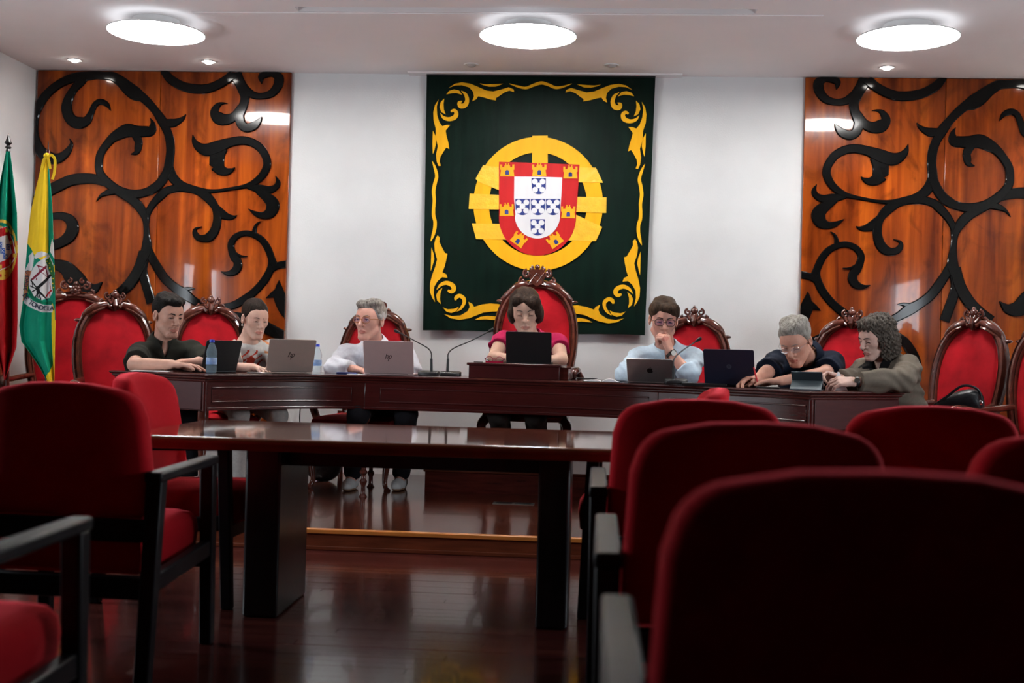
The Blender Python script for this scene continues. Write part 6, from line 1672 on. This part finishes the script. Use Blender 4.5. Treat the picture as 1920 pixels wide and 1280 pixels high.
laptop('black laptop beside the water bottle, open towards the man in the dark polo', (376, 697), (442, 698), (398, 637), (463, 640), 7.30, 7.46, -.03, m_screen_black, DESK)
laptop('warm silver laptop in front of the woman in the white blouse', (498, 699), (585, 700), (518, 635), (602, 638), 7.52, 7.64, -.07, m_warm, DESK, ('hp', .028, m_logo_dk))
laptop('rose silver laptop in front of the grey haired man in the white shirt', (683, 702), (776, 706), (688, 637), (783, 642), 7.78, 7.76, -.07, m_rose, DESK, ('hp', .028, m_logo_dk))
laptop('black laptop on the raised box of the curved desk', (949, 679), (1034, 681), (954, 621), (1041, 624), 7.80, 7.77, -.06, m_screen_black, DESK + RISER_H)
laptop('silver laptop with a fruit emblem in front of the man in light blue', (1177, 716), (1263, 719), (1171, 672), (1255, 674), 7.46, 7.40, -.11, m_space, DESK, ('apple', .040, m_logo_dk))
laptop('dark blue laptop with a round emblem right of the gooseneck microphone', (1322, 719), (1416, 722), (1310, 654), (1403, 656), 7.16, 7.06, -.07, m_navyl, DESK, ('round', .030, m_logo_gr))
# tablet in a folio stand
tb_ = at(1512, 727, 6.74); r = empty('tablet_in_folio', (tb_.x, tb_.y, DESK), math.radians(-14), 'dark grey tablet in a folio stand in front of the man in navy', 'tablet')
mb = MB(); w_, h_ = .17, .215
def tq(y0, z0, y1, z1, t, sh=0.0):
    d = Vector((0, y1 - y0, z1 - z0)).normalized(); n_ = Vector((0, -d.z, d.y))
    P = lambda x, y, z: Vector((x, y, z))
    b4 = [P(-w_ / 2, y0, z0), P(w_ / 2, y0, z0), P(w_ / 2 + sh, y1, z1), P(-w_ / 2 + sh, y1, z1)]
    return b4, [p + n_ * t for p in b4]
m_folio = mat('slate_folio', (.045, .060, .075), .6, noise=.08, scale=80); m_folio2 = mat('slate_folio_flap', (.11, .135, .145), .6, noise=.08, scale=80)
mb.hexa(*tq(.16, .006, -.015, .105, .007)); mb.build('tablet', m_folio, r, bevel=.002)
mb = MB(); mb.hexa(*tq(-.085, .004, .075, .052, .004)); mb.build('folio_flap', m_folio2, r, bevel=.001)
mb = MB(); mb.box((-w_ / 2, -.085, .0), (w_ / 2, .17, .004)); mb.build('folio_base', m_folio, r, bevel=.001)
# water bottles
m_bottle = mat('clear_blue_plastic', (.62, .85, .98), .06, trans=.7, ior=1.12, spec=.8, alpha=.42); m_cap = mat('blue_cap', (.01, .03, .42), .35, noise=.03, scale=40); m_label = mat('bottle_label', (.10, .22, .50), .5, col2=(.45, .55, .70), scale=22)
def bottle(px, py, Zb, label, s_=1.0):
    p = at(px, py, Zb); r = empty('water_bottle', (p.x, p.y, DESK + .001), 0, label, 'bottle', 'water bottles on the desk')
    mb = MB(); mb.lathe([(0, 0), (.026, .001), (.031, .008), (.0315, .035), (.0295, .040), (.0315, .046), (.031, .095), (.0285, .101), (.0315, .108), (.0318, .125), (.027, .148), (.017, .170), (.0125, .180), (.0125, .186), (0, .187)], n=24); mb.build('bottle_body', m_bottle, r, smooth=True)
    mb = MB(); mb.lathe([(0, .183), (.0150, .183), (.0155, .187), (.0148, .200), (0, .201)], n=20); mb.build('cap', m_cap, r, smooth=True)
    mb = MB(); mb.lathe([(.0322, .052), (.0322, .092), (.0318, .092), (.0318, .052)], n=24); mb.build('paper_label', m_label, r, smooth=True)
    r.scale = (s_, s_, s_); return r
bottle(396, 698, 7.16, 'plastic water bottle with a blue cap in front of the black laptop', 1.0)
bottle(594, 701, 7.80, 'plastic water bottle half hidden behind the warm silver laptop', .95)
# gooseneck microphones
def mic(px, Zm, neck, label, flip):
    p = at(px, 700, Zm); r = empty('gooseneck_microphone', (p.x, p.y, DESK), 0, label, 'microphone', 'gooseneck microphones on the desk')
    inv = p.copy(); inv.z = DESK
    mb = MB(); sx = -1 if flip else 1
    out = [(-.045, -.05), (.050, -.05), (.085, -.03), (.088, .02), (.07, .06), (-.04, .06), (-.050, .02)]
    mb.prism([(x * sx, y) for x, y in out], lambda u, v, d: (u, v, d + .004 + (.010 if v > 0 else 0) * (d > .01)), 0.0, .024); mb.build('base', m_black_plastic, r, bevel=.006)
    mb = MB(); mb.box((-.045 if not flip else .005, -.046, .029), (-.005 if not flip else .045, -.012, .031)); mb.box((.02 * sx - .018, -.046, .029), (.02 * sx + .018, -.012, .031)); mb.build('key_strip', m_chrome, r, bevel=.001)
    q = [at(x, y, Zm + dz) - inv for x, y, dz in neck]
    mb = MB(); mb.tube([(q[0].x, q[0].y, .02), q[0], q[1]], [.0105, .0095, .0075], 10); mb.build('stem', m_black_plastic, r, smooth=True)
    mb = MB(); mb.tube(catmull(q[1:], 5), .0042, 8); mb.build('gooseneck', m_metal, r, smooth=True)
    d = (q[-1] - q[-2]).normalized(); mb = MB(); mb.tube([q[-1] - d * .004, q[-1] + d * .010, q[-1] + d * .032, q[-1] + d * .036], [.007, .0105, .0105, .006], 10); mb.build('capsule', m_black_plastic, r, smooth=True)
    return r
mic(809, 7.78, [(809, 694, 0), (809, 672, 0), (808, 660, .01), (800, 651, .02), (782, 641, .04), (760, 629, .06), (748, 623, .07)], 'gooseneck microphone bending left, left one of the pair beside the raised box', True)
mic(839, 7.76, [(839, 694, 0), (840, 672, 0), (841, 662, .01), (852, 652, .02), (880, 640, .05), (904, 628, .08), (917, 621, .09)], 'gooseneck microphone bending right, nearest the raised box', False)
mic(1262, 7.20, [(1263, 708, 0), (1263, 686, 0), (1263, 676, .01), (1269, 666, .02), (1284, 654, .04), (1300, 643, .06), (1306, 639, .06)], 'gooseneck microphone between the silver and the dark blue laptop', False)
# papers, notebooks, glasses, phones
def sheet(name, cat, label, px, py, Zs, sx, sy, rz, m, h=.002, z=DESK, lift=None):
    p = at(px, py, Zs); r = empty(name, (p.x, p.y, z), math.radians(rz), label, cat); mb = MB()
    mb.box((-sx / 2, -sy / 2, .0005), (sx / 2, sy / 2, .0005 + h)); mb.build('cover' if h > .004 else 'page', m, r, bevel=min(.002, h * .3)); return r
sheet('paper_sheet', 'paper', 'white sheet of paper under the arm of the man in the dark polo', 285, 692, 7.26, .22, .18, 10, m_paper, .004)
r = sheet('notebook', 'notebook', 'dark blue notebook by the sleeve of the grey haired man in white', 651, 699, 7.86, .13, .09, 4, mat('blue_cover', (.02, .035, .16), .5, noise=.08, scale=30), .012)
mb = MB(); mb.box((-.062, -.044, .002), (.062, .044, .010)); mb.build('pages', m_paper, r)
sheet('paper_sheet', 'paper', 'white paper lying between the blue notebook and the rose silver laptop', 672, 702, 7.80, .12, .11, -6, m_paper, .003)
sheet('mobile_phone', 'phone', 'small dark phone with a bright edge left of the warm silver laptop', 486, 697, 7.42, .08, .13, 60, m_chrome, .008)
sheet('pen_tray', 'pen', 'dark pen lying on the raised box left of the red glasses', 897, 673, 7.86, .06, .008, 0, m_metal, .006, z=DESK + RISER_H)
sheet('document_folder', 'folder', 'black folder under the dark blue laptop', 1320, 717, 7.10, .26, .12, -4, m_black_plastic, .016)
sheet('mobile_phone', 'phone', 'flat black phone by the hands of the man in navy', 1440, 722, 6.88, .13, .075, -12, m_black_plastic, .009)
# open book right of the raised box
p = at(1128, 715, 7.52); r = empty('open_notebook', (p.x, p.y, DESK), math.radians(-2), 'open notebook with white pages left of the silver fruit emblem laptop', 'notebook')
mb = MB()
for sx in (-1, 1):
    n_ = 8; pts = [(sx * (.004 + .105 * i / n_), .004 + .016 * math.sin(math.pi * min(1, i / n_ * 1.15)) * (1 if sx > 0 else .6)) for i in range(n_ + 1)]
    poly = pts + [(pts[-1][0], .002), (pts[0][0], .002)]
    mb.prism(poly, lambda u, v, d: (u, d, v), -.075, .075)
mb.build('pages', m_paper, r)
mb = MB(); mb.box((-.115, -.08, 0), (.115, .08, .003)); mb.build('cover', m_black_plastic, r)
p = at(1102, 711, 7.50); r = empty('pen', (p.x, p.y, DESK + .012), math.radians(-2), 'black pen resting on the left page of the open notebook', 'pen')
mb = MB(); mb.tube([(-.07, 0, .006), (.03, 0, .006), (.06, 0, .006)], [.005, .005, .002], 10); mb.build('barrel', m_black_plastic, r, smooth=True); mb = MB(); mb.tube([(-.065, .006, .009), (-.03, .006, .009)], .0015, 6); mb.build('clip', m_chrome, r)
# red spectacles on the raised box
p = at(927, 674, 7.84); r = empty('spectacles', (p.x, p.y, DESK + RISER_H), 0, 'folded red framed spectacles on the raised box left of the black laptop', 'glasses')
m_redf = mat('red_frame', (.32, .010, .04), .25, noise=.08, scale=60); mb = MB()
for sx in (-1, 1):
    mb.tube([(sx * .034 + .024 * math.cos(a), 0, .022 + .019 * math.sin(a)) for a in np.linspace(0, 2 * math.pi, 19)], .0022, 6, cap=False)
mb.tube([(-.010, 0, .026), (0, -.002, .029), (.010, 0, .026)], .002, 6); mb.box((-.058, -.006, .0), (.058, .004, .012)); mb.build('front_frame', m_redf, r, smooth=True)
for sx in (-1, 1):
    mb = MB(); mb.tube(catmull([(sx * .056, 0, .028), (sx * .066, .02, .030), (sx * .06, .05, .022), (sx * .02, .06, .006)], 5), .0020, 6); mb.build('temple', m_black_plastic, r, smooth=True)
# pen and leaning sheet in the hands of the curly haired woman
a, b_ = at(1541, 702, 6.96), at(1562, 698, 6.94); r = empty('white_pen', a, 0, 'white pen held by the curly haired woman above the tablet', 'pen')
mb = MB(); mb.tube([(0, 0, 0), (b_ - a) * .15, b_ - a], [.0015, .005, .005], 8); mb.build('barrel', m_paper, r, smooth=True)
p = at(1574, 712, 6.86); r = empty('paper_sheet', (p.x, p.y, DESK), math.radians(10), 'white folded sheet standing between the hands of the curly haired woman', 'paper')
mb = MB(); mb.add([(-.045, 0, .001), (.05, .0, .001), (.006, .02, .105), (-.004, .02, .105), (-.045, .002, .001), (.05, .002, .001), (.006, .022, .105), (-.004, .022, .105)], [(0, 1, 2, 3), (7, 6, 5, 4), (0, 4, 5, 1), (1, 5, 6, 2), (2, 6, 7, 3), (3, 7, 4, 0)]); mb.build('page', m_paper, r)
a, b_ = at(1413, 688, 7.02), at(1420, 716, 6.96); r = empty('red_pen', b_, 0, 'red pen in the hand of the man in navy beside the dark blue laptop', 'pen')
mb = MB(); mb.tube([(0, 0, 0), (a - b_) * .12, a - b_], [.0015, .005, .005], 8); mb.build('barrel', mat('red_plastic', (.45, .02, .03), .3, noise=.05, scale=40), r, smooth=True)
# black bag on the empty armchair
p = at(1800, 752, 7.20); r = empty('black_handbag', (p.x, p.y, at(1800, 771, 7.20).z), math.radians(-30), 'black leather handbag on the seat of the empty armchair', 'bag')
m_leather = mat('black_leather', (.008, .009, .011), .38, noise=.2, scale=25, bump=.3, bscale=40, spec=.5)
mb = MB(); prof_ = [(-.15, 0, .085, .03), (-.10, .0, .11, .085), (0, 0, .12, .125), (.08, 0, .115, .145), (.12, 0, .10, .125), (.135, 0, .07, .07)]
ring_n = 16
for x, y, ry, rz_ in prof_:
    for j in range(ring_n):
        an = 2 * math.pi * j / ring_n; s_ = math.copysign(abs(math.sin(an)) ** .7, math.sin(an)); mb.v.append((x, ry * .7 * math.cos(an), max(0, rz_ * .5 + rz_ * .52 * s_)))
for i in range(len(prof_) - 1):
    for j in range(ring_n): j2 = (j + 1) % ring_n; mb.f.append((i * ring_n + j, i * ring_n + j2, (i + 1) * ring_n + j2, (i + 1) * ring_n + j)); mb.mi.append(0)
mb.f.append(tuple(range(ring_n))); mb.f.append(tuple((len(prof_) - 1) * ring_n + j for j in range(ring_n))); mb.mi += [0, 0]
mb.build('bag_body', m_leather, r, smooth=True, subsurf=1)
mb = MB(); mb.tube(catmull([(-.14, -.05, .03), (-.06, -.075, .085), (.03, -.07, .155), (.11, -.04, .135), (.13, -.02, .05)], 6), .008, 8, flat=((0, 1, 0), .5)); mb.build('strap', m_leather, r, smooth=True)
mb = MB(); mb.lathe([(.010, -.003), (.014, 0), (.010, .003)], (.128, -.055, .06), 12, axis='Y'); mb.build('ring', m_chrome, r, smooth=True)
# backpack and cables under the desk
p = on_z(598, 905, DAIS); r = empty('dark_backpack', (p.x, p.y + .12, DAIS), 0, 'dark backpack on the raised floor below the curved desk', 'bag')
mb = MB(); mb.ball((0, 0, .13), (.14, .11, .135), 16, 12); mb.build('bag_body', m_leather, r, smooth=True); mb = MB(); mb.tube(catmull([(-.05, -.10, .20), (0, -.13, .24), (.06, -.10, .20)], 5), .008, 8); mb.build('handle', m_leather, r, smooth=True)
for o_ in r.children:
    if o_.name.startswith('bag_body'):
        for v_ in o_.data.vertices: v_.co.z = max(v_.co.z, .002)
def cable(label, pts, m, rad=.004):
    p0 = pts[0]; r = empty('cable', p0, 0, label, 'cable'); mb = MB(); mb.tube(catmull([Vector(p) - Vector(p0) for p in pts], 6), rad, 6); mb.build('wire', m, r, smooth=True)
cable('thin black cable hanging below the desk in front of the white wall', [at(563, 762, 8.1), at(562, 785, 8.1), at(564, 805, 8.12), at(568, 850, 8.15), on_z(572, 893, DAIS + .004)], m_black_plastic)
cable('white cable loop on the raised floor under the left wing of the desk', [on_z(470, 884, DAIS + .03), on_z(452, 882, DAIS + .03), on_z(441, 886, DAIS + .01), on_z(443, 890, DAIS + .008), on_z(470, 886, DAIS + .008)], m_paper, .006)
# floor socket box
p = on_z(963, 944, DAIS); r = empty('floor_socket', (p.x, p.y, DAIS), 0, 'grey metal socket plate set in the raised floor', 'socket')
mb = MB(); mb.box((-.13, -.05, 0), (.13, .05, .003)); mb.build('plate', mat('brushed_plate', (.25, .22, .20), .35, metal=.8, noise=.1, scale=60), r, bevel=.001)
for x in (-.06, .06): mb = MB(); mb.box((x - .05, -.035, .003), (x + .05, .035, .005)); mb.build('lid', m_metal, r)
